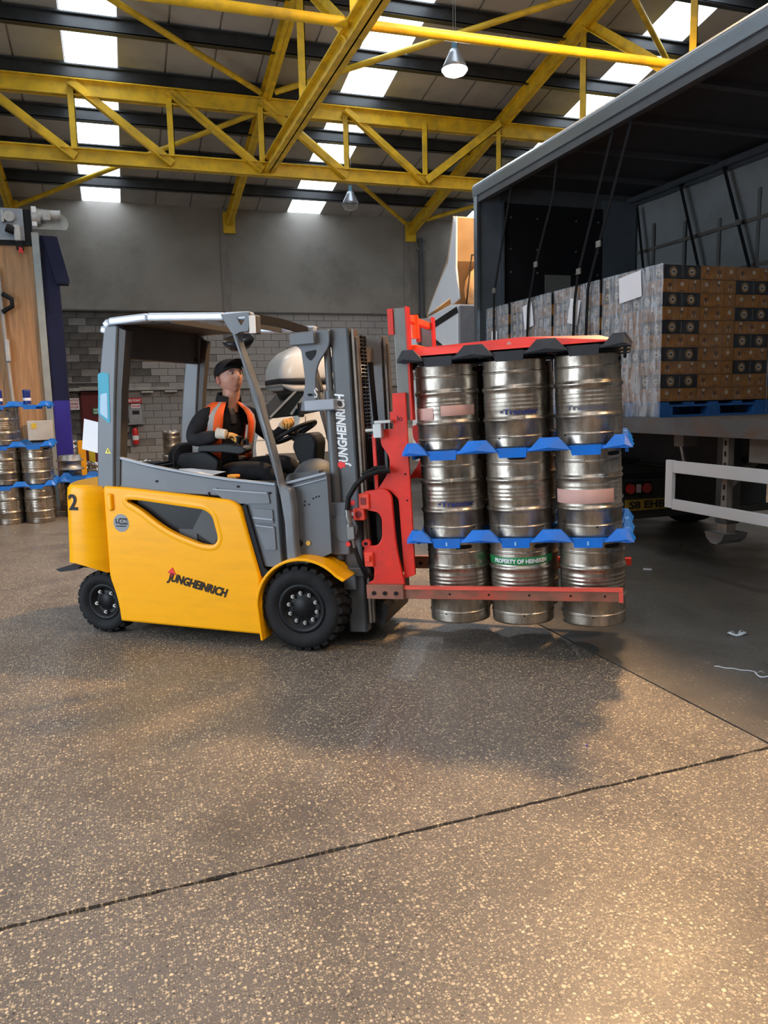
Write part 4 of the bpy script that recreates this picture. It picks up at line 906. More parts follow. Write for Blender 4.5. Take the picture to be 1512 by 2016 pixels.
# side panel
outer = fillet([(-1.455, 1.098), (-1.25, 1.085), (-.46, 1.012), (-.395, .97), (-.345, .78), (-.272, .505), (-.275, .10), (-1.385, .125), (-1.40, .28), (-1.455, .45)], [.03, .1, .06, .04, .3, .02, .02, .01, .1, .04], 5)
hole = fillet([(-1.265, 1.005), (-1.15, 1.000), (-.66, .945), (-.605, .905), (-.568, .75), (-.60, .700), (-.70, .702), (-.96, .79), (-1.17, .94), (-1.262, .985)], [.015, .05, .1, .03, .05, .03, .05, .3, .08, .01], 5)
sp = plate('side_panel', outer, [hole], .03, .06, YEL, FK, bevel=.016)
rim = MB()
def ringstrip(poly, w, y, name, mat, par, dd=.012):
    k = len(poly); c = Vector((sum(p[0] for p in poly)/k, sum(p[1] for p in poly)/k)); vs = []
    out = []
    for i in range(k):
        a = Vector(poly[i-1]); b = Vector(poly[(i+1) % k]); t = (b-a); t = t.normalized() if t.length > 0 else Vector((1, 0)); nn = Vector((t.y, -t.x)); out.append(nn)
    ar = sum(poly[i][0]*poly[(i+1) % k][1]-poly[(i+1) % k][0]*poly[i][1] for i in range(k)); sg = 1 if ar > 0 else -1
    m = MB(); vs = []
    for i in range(k):
        p = Vector(poly[i]); q = p+out[i]*sg*w
        vs += [(p.x, y, p.y), (p.x+out[i].x*sg*w*.3, y-dd, p.y+out[i].y*sg*w*.3), (p.x+out[i].x*sg*w*.7, y-dd, p.y+out[i].y*sg*w*.7), (q.x, y, q.y)]
    fs = []
    for i in range(k):
        j = (i+1) % k
        for e in range(3): fs.append((i*4+e, i*4+e+1, j*4+e+1, j*4+e) if sg > 0 else (i*4+e+1, i*4+e, j*4+e, j*4+e+1))
    m.add(vs, fs, True); return m.build(name, mat, par)
ringstrip(hole, .040, .001, 'window_rim', YEL, sp, .0045)
plate('side_panel', outer, [hole], 1.17, .06, YEL, FK, bevel=.016)
MB().prism(fillet([(-1.42, .95), (-1.42, 1.045), (-1.375, 1.045), (-1.375, .93), (-1.40, .92)], .02), -.022, .01).build('latch_bump', YEL, sp, bevel=.01)
stk = MB().cyl((-1.322, -.0015, .838), (-1.322, .0, .838), .063, n=36).build('round_sticker', M('sticker_grey', (.24, .25, .27), .5), sp)
text('sticker_lettering', 'LI', .048, T3(-1.368, -.003, .835) @ SIDE, BLACKLET, stk, bold=.001)
MB().box(-1.334, -1.272, -.003, -.001, .828, .872).build('sticker_box', BLACKLET, stk)
text('sticker_lettering', 'ION', .036, T3(-1.332, -.0045, .838) @ SIDE, M('sticker_grey2', (.4, .4, .42)), stk, bold=.001, width=.055)
text('sticker_lettering', 'TECHNOLOGY', .012, T3(-1.366, -.003, .812) @ SIDE, BLACKLET, stk, width=.085)
# brand lettering on the panel, sloping
LT = T3(-.985, -.004, .448) @ RY(12.5)
text('panel_lettering', 'JUNGHEINRICH', .082, LT @ T3(.012, 0, 0) @ SIDE, BLACKLET, sp, shear=.25, bold=.0028, width=.468)
MB(LT).prism([(.0, .052), (.03, .098), (.065, .052), (.042, .052), (.036, .03), (.016, .03), (.022, .052)], -.001, .001).build('panel_arrow', REDLET, sp)
# chassis and body
MB().box(-1.40, -.30, .10, 1.10, .16, 1.0).box(-.34, .42, .28, .92, .18, .62).build('chassis', DARK, FK, bevel=.01)
MB().box(-1.22, -.62, .062, .10, .68, 1.0).build('battery_cover', M('battery_black', (.012, .012, .013), .3), FK)
MB(T3(-.66, .058, .84) @ RY(32)).box(-.09, .10, -.004, .004, -.11, .13).build('inner_plate', M('inner_grey', (.05, .052, .055), .5), FK)
MB().box(-.90, -.76, .055, .06, .72, .80).build('inner_label', M('inner_grey2', (.04, .042, .045)), FK)
sh = fillet([(-1.47, 1.085), (-1.40, 1.30), (-1.316, 1.285), (-1.12, 1.235), (-.957, 1.205), (-.70, 1.165), (-.495, 1.140), (-.144, 1.111), (-.125, .56), (-.26, .56), (-.33, .80), (-.385, 1.0), (-.46, 1.03), (-1.2, 1.06)], [0, .02, .02, .1, .1, .1, .05, .01, .01, .02, .05, .04, .05, .02])
plate('side_shroud', sh, [], .075, .07, GREY, FK, bevel=.008)
plate('side_shroud', sh, [], 1.125, .07, GREY, FK, bevel=.008)
for y in (.045, 1.155):
    m = MB(); pts = [(-1.33, 1.293), (-1.12, 1.245), (-.957, 1.215), (-.70, 1.175), (-.495, 1.148), (-.15, 1.118)]
    for a, b in zip(pts[:-1], pts[1:]): m.beam((a[0], y, a[1]), (b[0], y, b[1]), .03, .014)
    m.build('shroud_lip', GREYL, FK)
m = MB()
for a in (((-.62, 1.085), (-.20, 1.06), (-.19, .99), (-.50, .985)), ((-.32, .955), (-.175, .95), (-.17, .86), (-.30, .86)), ((-.30, .84), (-.165, .83), (-.16, .68), (-.24, .68))):
    m.prism(fillet(list(a), .012), .030, .045)
m.build('door_step_panel', M('step_grey', (.13, .14, .16), .4), FK, bevel=.006)
MB().beam((-.60, .026, 1.082), (-.205, .026, 1.060), .008, .008).beam((-.315, .026, .895), (-.175, .026, .885), .008, .010).beam((-.30, .026, .845), (-.17, .026, .832), .008, .008).build('step_highlight', GREYL, FK)['kind'] = 'stuff'  # pale strips paint the highlights along the panel creases
MB().cyl((-1.04, .038, 1.13), (-1.04, .032, 1.13), .008).cyl((-.575, .038, 1.08), (-.575, .032, 1.08), .008).cyl((-.42, .038, 1.10), (-.42, .032, 1.10), .008).cyl((-.19, .038, 1.06), (-.19, .032, 1.06), .008).box(-.645, -.637, .03, .04, 1.03, 1.06).build('shroud_bolts', BLACK, FK)['kind'] = 'stuff'
MB().prism([(-.385, .98), (-.36, .98), (-.25, .56), (-.20, .52), (-.28, .50), (-.34, .75)], .02, .10).build('step_recess', BLACK, FK)
MB().prism([(-.30, .68), (-.18, .66), (-.14, .46), (-.22, .44)], .10, .3).build('step_tread', DARK, FK)
# front cowl
MB().prism([(-.15, 1.10), (.19, 1.185), (.205, .66), (-.10, .52), (-.15, .6)], .10, .16).build('front_cowl', GREY, FK)
MB().prism([(-.15, 1.10), (.19, 1.185), (.205, .66), (-.10, .52), (-.15, .6)], 1.04, 1.10).build('front_cowl', GREY, FK)
MB().prism([(.13, 1.17), (.17, 1.18), (.19, .66), (.15, .62)], .16, 1.04).build('front_cowl_face', M('cowl_brown_grey', (.13, .125, .12), .5), FK)
MB().beam((-.16, .09, 1.105), (.19, .09, 1.19), .03, .016).beam((-.15, .094, 1.07), (.19, .094, 1.155), .01, .008).build('cowl_lip', GREYL, FK)
m = MB()
for x, z in ((.03, 1.0), (.028, .975), (.06, .98), (.09, 1.02), (.11, 1.03), (.13, 1.035)): m.cyl((x, .097, z), (x, .101, z), .006, n=8)
m.build('cowl_holes', BLACK, FK)['kind'] = 'stuff'
# overhead guard
rp_ = fillet([(-1.36, 2.19), (-1.25, 2.19), (-1.31, 1.75), (-1.355, 1.30), (-1.375, 1.06), (-1.51, 1.08), (-1.475, 1.50), (-1.42, 1.90)], [.04, .03, .3, .3, 0, 0, .3, .3])
for y in (.06, 1.14):
    g = plate('rear_pillar', rp_, [], y, .09, GREY, FK, bevel=.012)
    MB().prism([(-1.25, 2.17), (-1.20, 2.15), (-1.265, 1.75), (-1.315, 1.30), (-1.335, 1.10), (-1.375, 1.08), (-1.355, 1.30), (-1.31, 1.75)], y-.03 if y < 1 else y-.03, y+.05 if y < 1 else y+.03).build('pillar_inner_edge', M('inner_edge', (.055, .05, .045), .6), g)
    if y < 1:
        MB().prism(fillet([(-1.455, 1.60), (-1.44, 1.75), (-1.435, 1.87), (-1.40, 1.88), (-1.345, 1.87), (-1.352, 1.77), (-1.362, 1.54), (-1.375, 1.53)], .015), y-.0475, y-.045).build('blue_sticker', M('sticker_cyan', (.01, .28, .40), .5), g)
        MB().prism(fillet([(-1.438, 1.60), (-1.425, 1.73), (-1.37, 1.74), (-1.38, 1.56)], .01), y-.0485, y-.0470).build('sticker_panel', M('sticker_pale', (.30, .45, .58), .4), g)
        MB().prism([(-1.422, 1.325), (-1.375, 1.322), (-1.397, 1.365)], y-.048, y-.045).build('warning_sticker', M('sticker_yellow2', (.8, .65, .05), .4), g)
        MB().prism([(-1.404, 1.332), (-1.393, 1.332), (-1.397, 1.353)], y-.049, y-.047).build('warning_mark', BLACKLET, g)
# paths of the front pillars: curved from the roof to the wheel arch
PILL = [(-.455, 2.20), (-.418, 2.14), (-.371, 1.998), (-.332, 1.88), (-.288, 1.76), (-.247, 1.62), (-.205, 1.475), (-.160, 1.268), (-.137, 1.155), (-.112, 1.04), (-.088, .865), (-.08, .60), (.0, .60), (-.012, .725), (-.015, .97), (-.03, 1.09), (-.10, 1.115), (-.122, 1.241), (-.160, 1.40), (-.187, 1.499), (-.232, 1.693), (-.270, 1.80), (-.307, 1.906), (-.343, 2.005), (-.37, 2.12), (-.38, 2.20)]
fpp = [(-.44, 2.18), (-.36, 2.00), (-.275, 1.75), (-.20, 1.45), (-.145, 1.10), (-.10, .62)]
for y in (.06, 1.14):
    pp = PILL
    MB().prism(pp, y-.045, y+.04).build('front_pillar', M('pillar_grey2', (.15, .16, .175), .35), FK, bevel=.018, segs=3)
rr_ = [(-1.37, 2.16), (-1.36, 2.205), (-1.32, 2.235), (-1.02, 2.25), (-.45, 2.225), (-.27, 2.222)]
for y in (.055, 1.145):
    m = MB()
    for (a, b), (c, d) in zip(rr_[:-1], rr_[1:]): m.beam((a, y, b-.02), (c, y, d-.02), .09, .05)
    m.build('roof_rail', M('rail_sky_sheen', (.52, .58, .68), .28, .2), FK, bevel=.012)  # pale bluish tone puts the skylight's reflection into the rail
gus = fillet([(-.47, 2.215), (-.262, 2.222), (-.272, 2.10), (-.33, 2.10), (-.375, 2.08), (-.40, 2.10)], [.01, .01, .02, .02, .01, .01])
for y in (.015, 1.185):
    plate('roof_gusset', gus, [fillet([(-.355, 2.192), (-.295, 2.195), (-.305, 2.165), (-.325, 2.140)], .008)], y, .02, GREY, FK, bevel=.003)
MB().box(-1.34, -1.28, .05, 1.15, 1.97, 2.22).prism([(-1.36, 2.20), (-1.30, 2.24), (-1.1, 2.245), (-1.1, 2.22)], .05, 1.15).build('rear_cross_panel', M('guard_under', (.055, .048, .042), .6), FK, bevel=.01)
m = MB()
for x in (-.88, -.55): m.beam((x, .09, 2.205), (x, 1.11, 2.205), .02, .035)
m.build('roof_bars', M('guard_under', (.05, .045, .04)), FK)
MB().box(-1.30, -.88, .10, 1.10, 2.195, 2.203).build('roof_sheet', M('guard_roof_sheet', (.04, .036, .032), .5), FK)
MB().beam((-.30, .05, 2.195), (-.32, .6, 2.205), .04, .055).beam((-.32, .6, 2.205), (-.34, 1.18, 2.19), .04, .055).build('front_cross_bar', M('bar_black', (.012, .011, .011), .6), FK)
MB().beam((-.36, 1.13, 2.17), (-.23, 1.10, 1.72), .04, .05).build('mast_side_strut', M('guard_under', (.05, .045, .04)), FK, bevel=.008)
MB().tube([(-.30, 1.06, 1.95), (-.235, 1.03, 1.86), (-.24, 1.03, 1.78), (-.15, 1.03, 1.36), (-.10, 1.03, 1.20)], .013, 8).build('grab_rail', M('rail_brown', (.12, .105, .095), .4), FK)
wl = MB().box(-.255, -.205, -.02, .05, 2.08, 2.20).build('work_light', M('lamp_grey', (.10, .10, .10), .5), FK, bevel=.01)
MB().box(-.252, -.208, -.026, -.02, 2.085, 2.195).build('light_lens', M('lens_warm', (.55, .45, .36), .2), wl)
MB(T3(-.475, .25, 2.075) @ RX(20) @ Matrix.Scale(1.12, 4)).lathe([(0, -.06), (.06, -.055), (.092, -.02), (.098, 0), (.09, .01), (.085, 0), (0, -.01)], 28).build('rear_lamp_dome', M('lamp_black', (.015, .017, .02), .2), FK)
MB().sphere((-1.29, 1.05, 2.0), .025, .03, .025, 12).tube([(-1.29, 1.05, 2.0), (-1.30, 1.10, 2.0)], .015).build('pillar_hook', BLACK, FK)
# ---- fender and wheels
def arc(cx, cz, r, a0, a1, n): return [(cx+r*cos(radians(a0+(a1-a0)*i/n)), cz+r*sin(radians(a0+(a1-a0)*i/n))) for i in range(n+1)]
out_ = [(-.272, .07)]+arc(.045, .30, .345, 178, 45, 22)+[(.345, .515)]
inn_ = [(.325, .500)]+arc(.045, .30, .325, 45, 178, 22)+[(-.255, .07)]
for y0, y1 in ((-.035, .23), (.97, 1.235)): MB().prism(out_+inn_, y0, y1).build('front_mudguard', YEL, FK, bevel=.006)
def wheel(x, y, R, W, hub, flip, name='front_wheel', lugs=26):
    t = MB(); h = R*.56
    t.lathe([(h, .03), (h+.02, .012), (R*.74, .0), (R*.88, .008), (R*.92, .025), (R*.94, .05), (R*.94, W-.05), (R*.92, W-.025), (R*.88, W-.008), (R*.74, W), (h+.02, W-.012), (h, W-.03)], 56)
    for i in range(lugs):
        a = 2*pi*i/lugs
        for s_, o in ((0, 0), (1, pi/lugs)):
            T = RZ(math.degrees(a+o))
            z0, z1 = (.012, W*.52) if s_ == 0 else (W*.48, W-.012)
            t.add([(R*.90, -.028, z0), (R*.90, .020, z0), (R*.93, .040, z1), (R*.93, -.008, z1), (R*.985, -.022, z0+.012), (R*.985, .016, z0+.012), (R, .036, z1), (R, -.004, z1)],
                  [(0, 1, 5, 4), (1, 2, 6, 5), (2, 3, 7, 6), (3, 0, 4, 7), (4, 5, 6, 7)], False, T)
    T = T3(x, y, R) @ RX(-90) if not flip else T3(x, y, R) @ RX(90)
    t.T = T; ty = t.build(name, RUBBER, FK)
    k = MB(T); k.lathe([(0, .045), (h*.40, .045), (h*.45, .055), (h*.74, .06), (h*.80, .03), (h*.93, .02), (h+.005, .022), (h+.008, .04), (h*.9, .06), (h*.9, W-.05), (0, W-.05)], 40).build('wheel_rim', M('rim_black', (.008, .008, .009), .45), ty)
    b = MB(T)
    for i in range(hub):
        a = 2*pi*(i+.3)/hub; rr__ = h*.62
        b.tube([(rr__*cos(a), rr__*sin(a), .058), (rr__*cos(a), rr__*sin(a), .040)], .0145, 6); b.tube([(rr__*cos(a), rr__*sin(a), .042), (rr__*cos(a), rr__*sin(a), .028)], .008, 8)
    b.build('wheel_nuts', STEEL, ty)
    return ty
wheel(.01, .0, .292, .235, 10, False); wheel(.01, 1.2, .292, .235, 10, True)
wheel(-1.585, .07, .232, .18, 5, False, 'rear_wheel', 22); wheel(-1.585, 1.13, .232, .18, 5, True, 'rear_wheel', 22)
MB().cyl((.01, .2, .292), (.01, 1.0, .292), .07).box(-.1, .12, .3, .9, .2, .40).cyl((-1.585, .2, .232), (-1.585, 1.0, .232), .05).build('axle', DARK, FK)
# ---- cab interior
MB().box(-1.36, -.60, .12, 1.08, .98, 1.10).build('seat_deck', M('deck_black', (.03, .03, .032), .5), FK, bevel=.01)
MB().prism([(-1.33, 1.12), (-1.3, 1.26), (-.5, 1.20), (-.2, 1.14), (-.2, .95), (-1.33, .95)], 1.02, 1.09).build('inner_side_wall', M('inner_wall_tan', (.20, .165, .14), .6), FK)
MB().box(-.62, .12, .14, 1.06, .60, .66).build('floor_plate', DARK, FK)
m = MB()
m.box(-1.30, -1.05, .14, .30, 1.20, 1.235)
for k in range(3): m.box(-1.28+.07*k, -1.23+.07*k, .13, .30, 1.235, 1.25)
m.build('rear_tray', BLACK, FK, bevel=.008)
MB().box(-1.07, -.92, .12, .30, 1.16, 1.19).cyl((-1.0, .2, 1.19), (-1.0, .2, 1.215), .03).build('usb_console', BLACK, FK, bevel=.006)
MB().tube([(-1.0, .2, 1.21), (-.995, .2, 1.30), (-.96, .22, 1.36), (-.90, .26, 1.375)], .007, 8).build('gooseneck_cable', BLACK, FK)
st = MB().box(-1.05, -.55, .35, .85, 1.0, 1.06).build('seat', BLACK, FK, bevel=.03, segs=3)
MB(T3(-1.06, .6, 1.02) @ RY(-8)).prism(fillet([(-.24, 0), (.24, 0), (.25, .28), (.16, .35), (-.16, .35), (-.25, .28)], .05), -.06, .05, 'x').build('seat_back', M('seat_fabric', (.012, .012, .013), .8), st, bevel=.03, segs=3)
MB().prism(fillet([(-1.10, 1.10), (-1.02, 1.30), (-.80, 1.315), (-.70, 1.25), (-.74, 1.10)], .03), .30, .36).build('seat_bolster', BLACK, st, bevel=.015)
ar = MB().prism(fillet([(-.86, 1.315), (-.84, 1.36), (-.62, 1.37), (-.50, 1.355), (-.47, 1.32), (-.52, 1.295), (-.66, 1.31)], .02), .28, .39).build('armrest', M('armrest_black', (.006, .0065, .007), .45), FK, bevel=.012)
MB().tube([(-.56, .33, 1.37), (-.55, .33, 1.42)], [.02, .028], 10).sphere((-.50, .31, 1.39), .016).sphere((-.52, .37, 1.395), .014).cyl((-.47, .30, 1.36), (-.47, .30, 1.40), .008).build('joystick', BLACK, ar)
# papers, block
SC = T3(-.265, .66, 1.43) @ RY(-27)
swh = MB(SC); nn = 40; ringp = [(.165*cos(2*pi*i/nn), .165*sin(2*pi*i/nn), 0) for i in range(nn+1)]; swh.tube(ringp, .015, 10, caps=False)
sw_ = swh.build('steering_wheel', BLACK, FK)
MB(SC).cyl((0, 0, -.05), (0, 0, .008), .045).tube([(-.15, 0, 0), (-.04, 0, -.01)], .014).tube([(.15, 0, 0), (.04, 0, -.01)], .014).tube([(0, -.15, 0), (0, -.04, -.01)], .014).build('wheel_spokes', BLACK, sw_)
MB().prism(fillet([(-.255, 1.33), (-.22, 1.42), (-.10, 1.43), (-.06, 1.37), (-.08, 1.20), (-.05, .98), (-.16, .98), (-.20, 1.2)], .03), .56, .76).build('steering_column', M('column_black', (.009, .010, .011), .6), FK, bevel=.02)
MB().beam((-.10, .70, 1.20), (-.02, .70, 1.0), .03, .03).build('column_strut', STEEL, FK)
dsh = MB(); dsh.sphere((0, 0, 0), .155, .20, .15, 24, T3(.02, .33, 1.115)); dsh.build('dash_dome', M('dash_grey', (.055, .062, .07), .6), FK)
MB().prism([(-.12, 1.14), (-.10, 1.175), (.12, 1.20), (.12, 1.08), (-.12, 1.08)], .14, .75).build('dash_panel', M('dash_panel', (.07, .075, .08), .5), FK)
MB().box(-.55, -.18, .13, .26, 1.10, 1.118).box(-.50, -.22, .12, .14, 1.118, 1.126).build('sill_tray', M('sill_blue_black', (.03, .035, .045), .4), FK, bevel=.004)
# ================================================================== MAST (leaning back with the carriage)
def mbT(): return MB(TILT)
MG = M('mast_grey', (.105, .112, .12), .45, .1, .12, 4)
for y0, y1, lab in ((.205, .30, 'n'), (.90, .995, 'f')):
    m = mbT(); m.box(.28, .405, y0, y0+.016, .10, 2.11) if lab == 'n' else m.box(.28, .405, y1-.016, y1, .10, 2.11)
    m.box(.28, .298, y0, y1, .10, 2.11); m.box(.387, .405, y0, y1, .10, 2.11)
    rail = m.build('outer_mast_rail', MG, FK, bevel=.003)
    m = mbT(); yc = (y0+y1)/2
    m.box(.318, .332, yc-.028, yc+.045, .16, 2.10).box(.42, .437, yc-.036, yc+.045, .16, 2.10).box(.32, .43, yc-.004, yc+.010, .16, 2.10)
    m.box(.437, .452, yc-.02, yc+.02, .16, 2.05)
    m.build('inner_mast_rail', BROWNSTEEL, FK, bevel=.002)
    yy = y0-.012 if lab == 'n' else y1+.012
mbT().cyl((.245, .225, .60), (.245, .225, 1.72), .038).cyl((.245, .225, 1.72), (.245, .225, 2.02), .024).build('lift_cylinder', MG, FK)
mbT().cyl((.245, .975, .60), (.245, .975, 1.72), .038).build('lift_cylinder', MG, FK)
for z, h in ((.16, .14), (1.05, .10), (2.0, .10)): mbT().box(.25, .285, .22, .98, z, z+h).build('mast_cross_member', MG, FK)
mbT().box(.32, .35, .27, .93, 1.90, 2.02).build('inner_cross_member', BROWNSTEEL, FK)
mbT().box(.30, .405, .893, .90, .12, 2.10).build('rail_lit_face', M('rail_face_lit', (.16, .165, .17), .5), FK)  # added plate, lighter grey so the shaded far rail looks lit
mbT().prism(fillet([(.05, 1.60), (.115, 1.59), (.165, 1.60), (.175, 1.82), (.20, 1.90), (.285, 2.0), (.29, 2.105), (.03, 2.105), (.03, 2.03), (.085, 2.0), (.10, 1.78)], [.01, .01, .02, .05, .06, .04, .01, .03, .02, .04, .04]), .165, .185).box(.03, .20, .12, .19, 2.02, 2.095).build('mast_head_bracket', GREY, FK, bevel=.005)
mbT().prism(fillet([(.115, 1.975), (.195, 1.985), (.185, 1.95), (.150, 1.915), (.12, 1.945)], .012), .1615, .166).build('bracket_opening', BLACK, FK)
mbT().tube([(.185, .158, 1.725), (.175, .158, 1.74), (.165, .158, 1.73), (.17, .158, 1.71), (.18, .158, 1.70), (.175, .158, 1.68), (.16, .158, 1.685)], .005, 6).build('hook', WHITE, FK)
mbT().box(.09, .30, .14, .22, 1.595, 1.665).build('cylinder_collar', GREYL, FK, bevel=.008)
mbT().cyl((.13, .135, 1.70), (.13, .165, 1.70), .008).build('collar_bolt', BLACK, FK)
mbT().prism(fillet([(.01, .64), (.02, .80), (.16, .985), (.33, .99), (.33, .64)], [.02, .03, .02, .01, .01]), .16, .20).build('tilt_mount_plate', GREY, FK, bevel=.006)
mbT().cyl((.31, .150, .82), (.31, .165, .82), .09, n=30).build('mount_disc', MG, FK)
MB().cyl((-.06, .14, .72), (.18, .14, .74), .035).sphere((-.02, .14, .72), .05, .05, .045, 14).build('tilt_cylinder', BLACK, FK)
MB().cyl((.045, .09, .722), (.045, .10, .722), .016).build('grease_cap', M('cap_yellow', (.75, .45, .05), .4), FK)
MB().prism([(-.10, .86), (.20, .98), (.22, .90), (-.06, .80)], .15, .17).prism([(-.09, .83), (.18, .94), (.16, .90), (-.03, .79)], .144, .152).build('tilt_bracket', GREY, FK)
# mast lettering, reading upwards
ML = TILT @ T3(.345, .2035, 1.215) @ SIDE @ RZ(90)
text('mast_lettering', 'JUNGHEINRICH', .088, ML @ T3(.015, 0, 0), WHITELET, FK, shear=.2, bold=.0030, width=.475)
MB(TILT @ T3(.345, .2025, 1.215) @ RY(-90)).prism([(-.012, .045), (.022, .085), (.048, .045), (.034, .045), (.034, .02), (.002, .02), (.002, .045)], -.001, .001).build('mast_arrow', REDLET, FK)
mbT().cyl((.355, .2035, .905), (.355, .2045, .905), .022, n=20).build('red_ring_sticker', REDLET, FK)
mbT().cyl((.355, .2025, .905), (.355, .2035, .905), .014, n=20).build('ring_sticker_centre', WHITELET, FK)
mbT().box(.335, .375, .2025, .2045, .965, .995).build('small_sticker', REDLET, FK)
# chains, pulleys, hoses between the rails
m = mbT()
for y in (.36, .42):
    for k in range(30): z = 1.35+.024*k; m.box(.43, .448, y-.012 if k % 2 else y-.008, y+.012 if k % 2 else y+.008, z, z+.019)
ch = m.build('lift_chain', M('chain_black', (.02, .018, .016), .4, .6), FK); ch['kind'] = 'stuff'
mbT().tube([(.44, .33, .5), (.44, .33, 1.3), (.42, .33, 1.9), (.42, .36, 1.98)], .012, 8).tube([(.46, .50, .5), (.46, .50, 1.3), (.44, .5, 1.9)], .012, 8).tube([(.46, .54, .5), (.46, .54, 1.3), (.44, .54, 1.9)], .012, 8).build('mast_hose', BLACK, FK)
mbT().box(.44, .52, .34, .46, 1.12, 1.38).cyl((.47, .33, 1.33), (.47, .47, 1.33), .05).build('chain_anchor', BLACK, FK)
mbT().prism([(.40, .13), (.50, .13), (.53, .24), (.40, .34)], .3, .9).box(.36, .52, .55, .9, .24, .34).build('mast_foot', DARK, FK)
mbT().box(.27, .36, .16, .21, .40, .52).box(.30, .46, .17, .22, .49, .55).build('mast_stop_block', MG, FK, bevel=.008)
# carriage
mbT().box(.455, .50, .22, .98, .95, 1.03).box(.455, .50, .22, .98, .50, .60).build('fork_carriage', M('carriage_black', (.02, .02, .02), .5), FK, bevel=.006)
# ================================================================== RED KEG CLAMP
mbT().box(.50, .53, .25, .95, .40, 1.15).build('clamp_back_frame', M('carriage_black', (.02, .02, .02)), FK)
mbT().box(.525, .545, .19, .21, 1.02, 1.42).build('frame_strip', RED, FK)
up = [(.678, 1.675), (.762, 1.675), (.764, .50), (.690, .475), (.68, 1.0), (.62, 1.06), (.53, 1.05), (.60, 1.14), (.636, 1.21), (.634, 1.28), (.585, 1.35), (.580, 1.44), (.615, 1.452), (.672, 1.452)]
plate('clamp_side_frame', fillet(up, [.0, 0, .01, .01, .02, .02, .02, .05, .05, .04, .02, .01, .01, .0]), [], .20, .025, RED, FK, bevel=.003, T=TILT)
plate('clamp_side_frame', fillet(up, [.0, 0, .01, .01, .02, .02, .02, .05, .05, .04, .02, .01, .01, .0]), [], 1.0, .025, RED, FK, bevel=.003, T=TILT)
mbT().box(.655, .68, .19, .21, 1.50, 1.56).build('frame_lug', RED, FK)
text('chalk_mark', 'lo', .05, TILT @ T3(.70, .1865, 1.50) @ SIDE, BLACKLET, FK)
m = mbT()
for x, z in ((.735, 1.16), (.738, .99)): m.cyl((x, .184, z), (x, .19, z), .006, n=8)
m.build('frame_bolts', BLACK, FK)
# hook shaped bracket in front
lo = [(.455, 1.06), (.60, 1.075), (.645, 1.03), (.655, .70), (.70, .44), (.70, .375), (.452, .36), (.452, .455), (.49, .47), (.50, .56), (.435, .575), (.425, .66), (.45, .70), (.53, .70), (.565, .75), (.57, .88), (.55, .92), (.50, .93), (.45, .945)]
plate('clamp_lower_bracket', fillet(lo, [.02, .04, .04, .1, .1, .01, .01, .01, .02, .02, .02, .02, .02, .03, .04, .04, .03, .02, .02]), [], .165, .03, RED, FK, bevel=.004, T=TILT)
mbT().box(.425, .495, .135, .185, .945, 1.045).box(.38, .455, .145, .20, .87, .95).build('bracket_block', M('red_bright', (.85, .07, .035), .4), FK, bevel=.006)
mbT().box(.44, .475, .130, .136, .975, 1.02).cyl((.415, .14, .91), (.415, .146, .91), .022).build('block_opening', M('red_shade', (.22, .01, .01)), FK)  # darker red paints the shade inside the openings
mbT().box(.44, .50, .13, .18, .565, .66).box(.455, .485, .11, .135, .60, .64).build('bracket_block', M('red_bright', (.85, .07, .035)), FK, bevel=.006)
mbT().cyl((.452, .150, .715), (.452, .185, .715), .028).build('pivot_boss', RED, FK)
mbT().cyl((.452, .146, .715), (.452, .152, .715), .012).build('pivot_pin', BLACK, FK)
mbT().box(.59, .64, .19, .24, .66, 1.06).build('guide_slot', BLACK, FK)
# valve block and hose
mbT().box(.555, .61, .13, .19, 1.40, 1.49).box(.56, .67, .14, .18, 1.49, 1.51).cyl((.50, .15, 1.45), (.57, .15, 1.45), .012).build('valve_block', M('valve_silver', (.50, .50, .49), .35, .6), FK, bevel=.004)
mbT().tube([(.65, .14, 1.19), (.58, .12, 1.19), (.50, .10, 1.165), (.43, .09, 1.11), (.375, .09, 1.03), (.36, .09, .95)], .017, 12).tube([(.62, .15, 1.21), (.55, .13, 1.21), (.47, .11, 1.17)], .014, 10).build('clamp_hose', BLACK, FK)
mbT().tube([(.36, .09, .95), (.365, .09, .90), (.375, .09, .86)], [.016, .022, .018], 10).box(.355, .40, .075, .11, .76, .84).cyl((.37, .09, .84), (.37, .09, .86), .024).tube([(.385, .09, .76), (.39, .10, .70)], .012, 8).build('hose_coupling', M('coupling_grey', (.22, .21, .20), .35, .6), FK)
mbT().tube([(.39, .10, .72), (.41, .12, .62), (.45, .14, .52), (.47, .2, .46)], .011, 8).tube([(.375, .11, .74), (.40, .13, .60), (.44, .16, .48)], .011, 8).build('clamp_hose', BLACK, FK)
mbT().cyl((.352, .085, .725), (.352, .095, .725), .016).build('red_cap', REDLET, FK)
# vertical guide posts
for y in (.235, .93):
    m = mbT().box(.705, .785, y-.02, y+.03, 1.50, 2.20).build('guide_post', M('post_steel', (.20, .195, .18), .4, .5), FK, bevel=.004)
    mbT().box(.785, .798, y-.03, y+.045, 1.50, 2.205).box(.670, .705, y-.03, y+.0, 2.04, 2.20).build('guide_post_edge', RED, m)
mbT().box(.74, .78, .26, .90, 2.12, 2.17).cyl((.76, .50, 2.03), (.76, .50, 2.18), .035).build('post_cross_head', M('red_orange', (.88, .12, .02), .4), FK, bevel=.01)
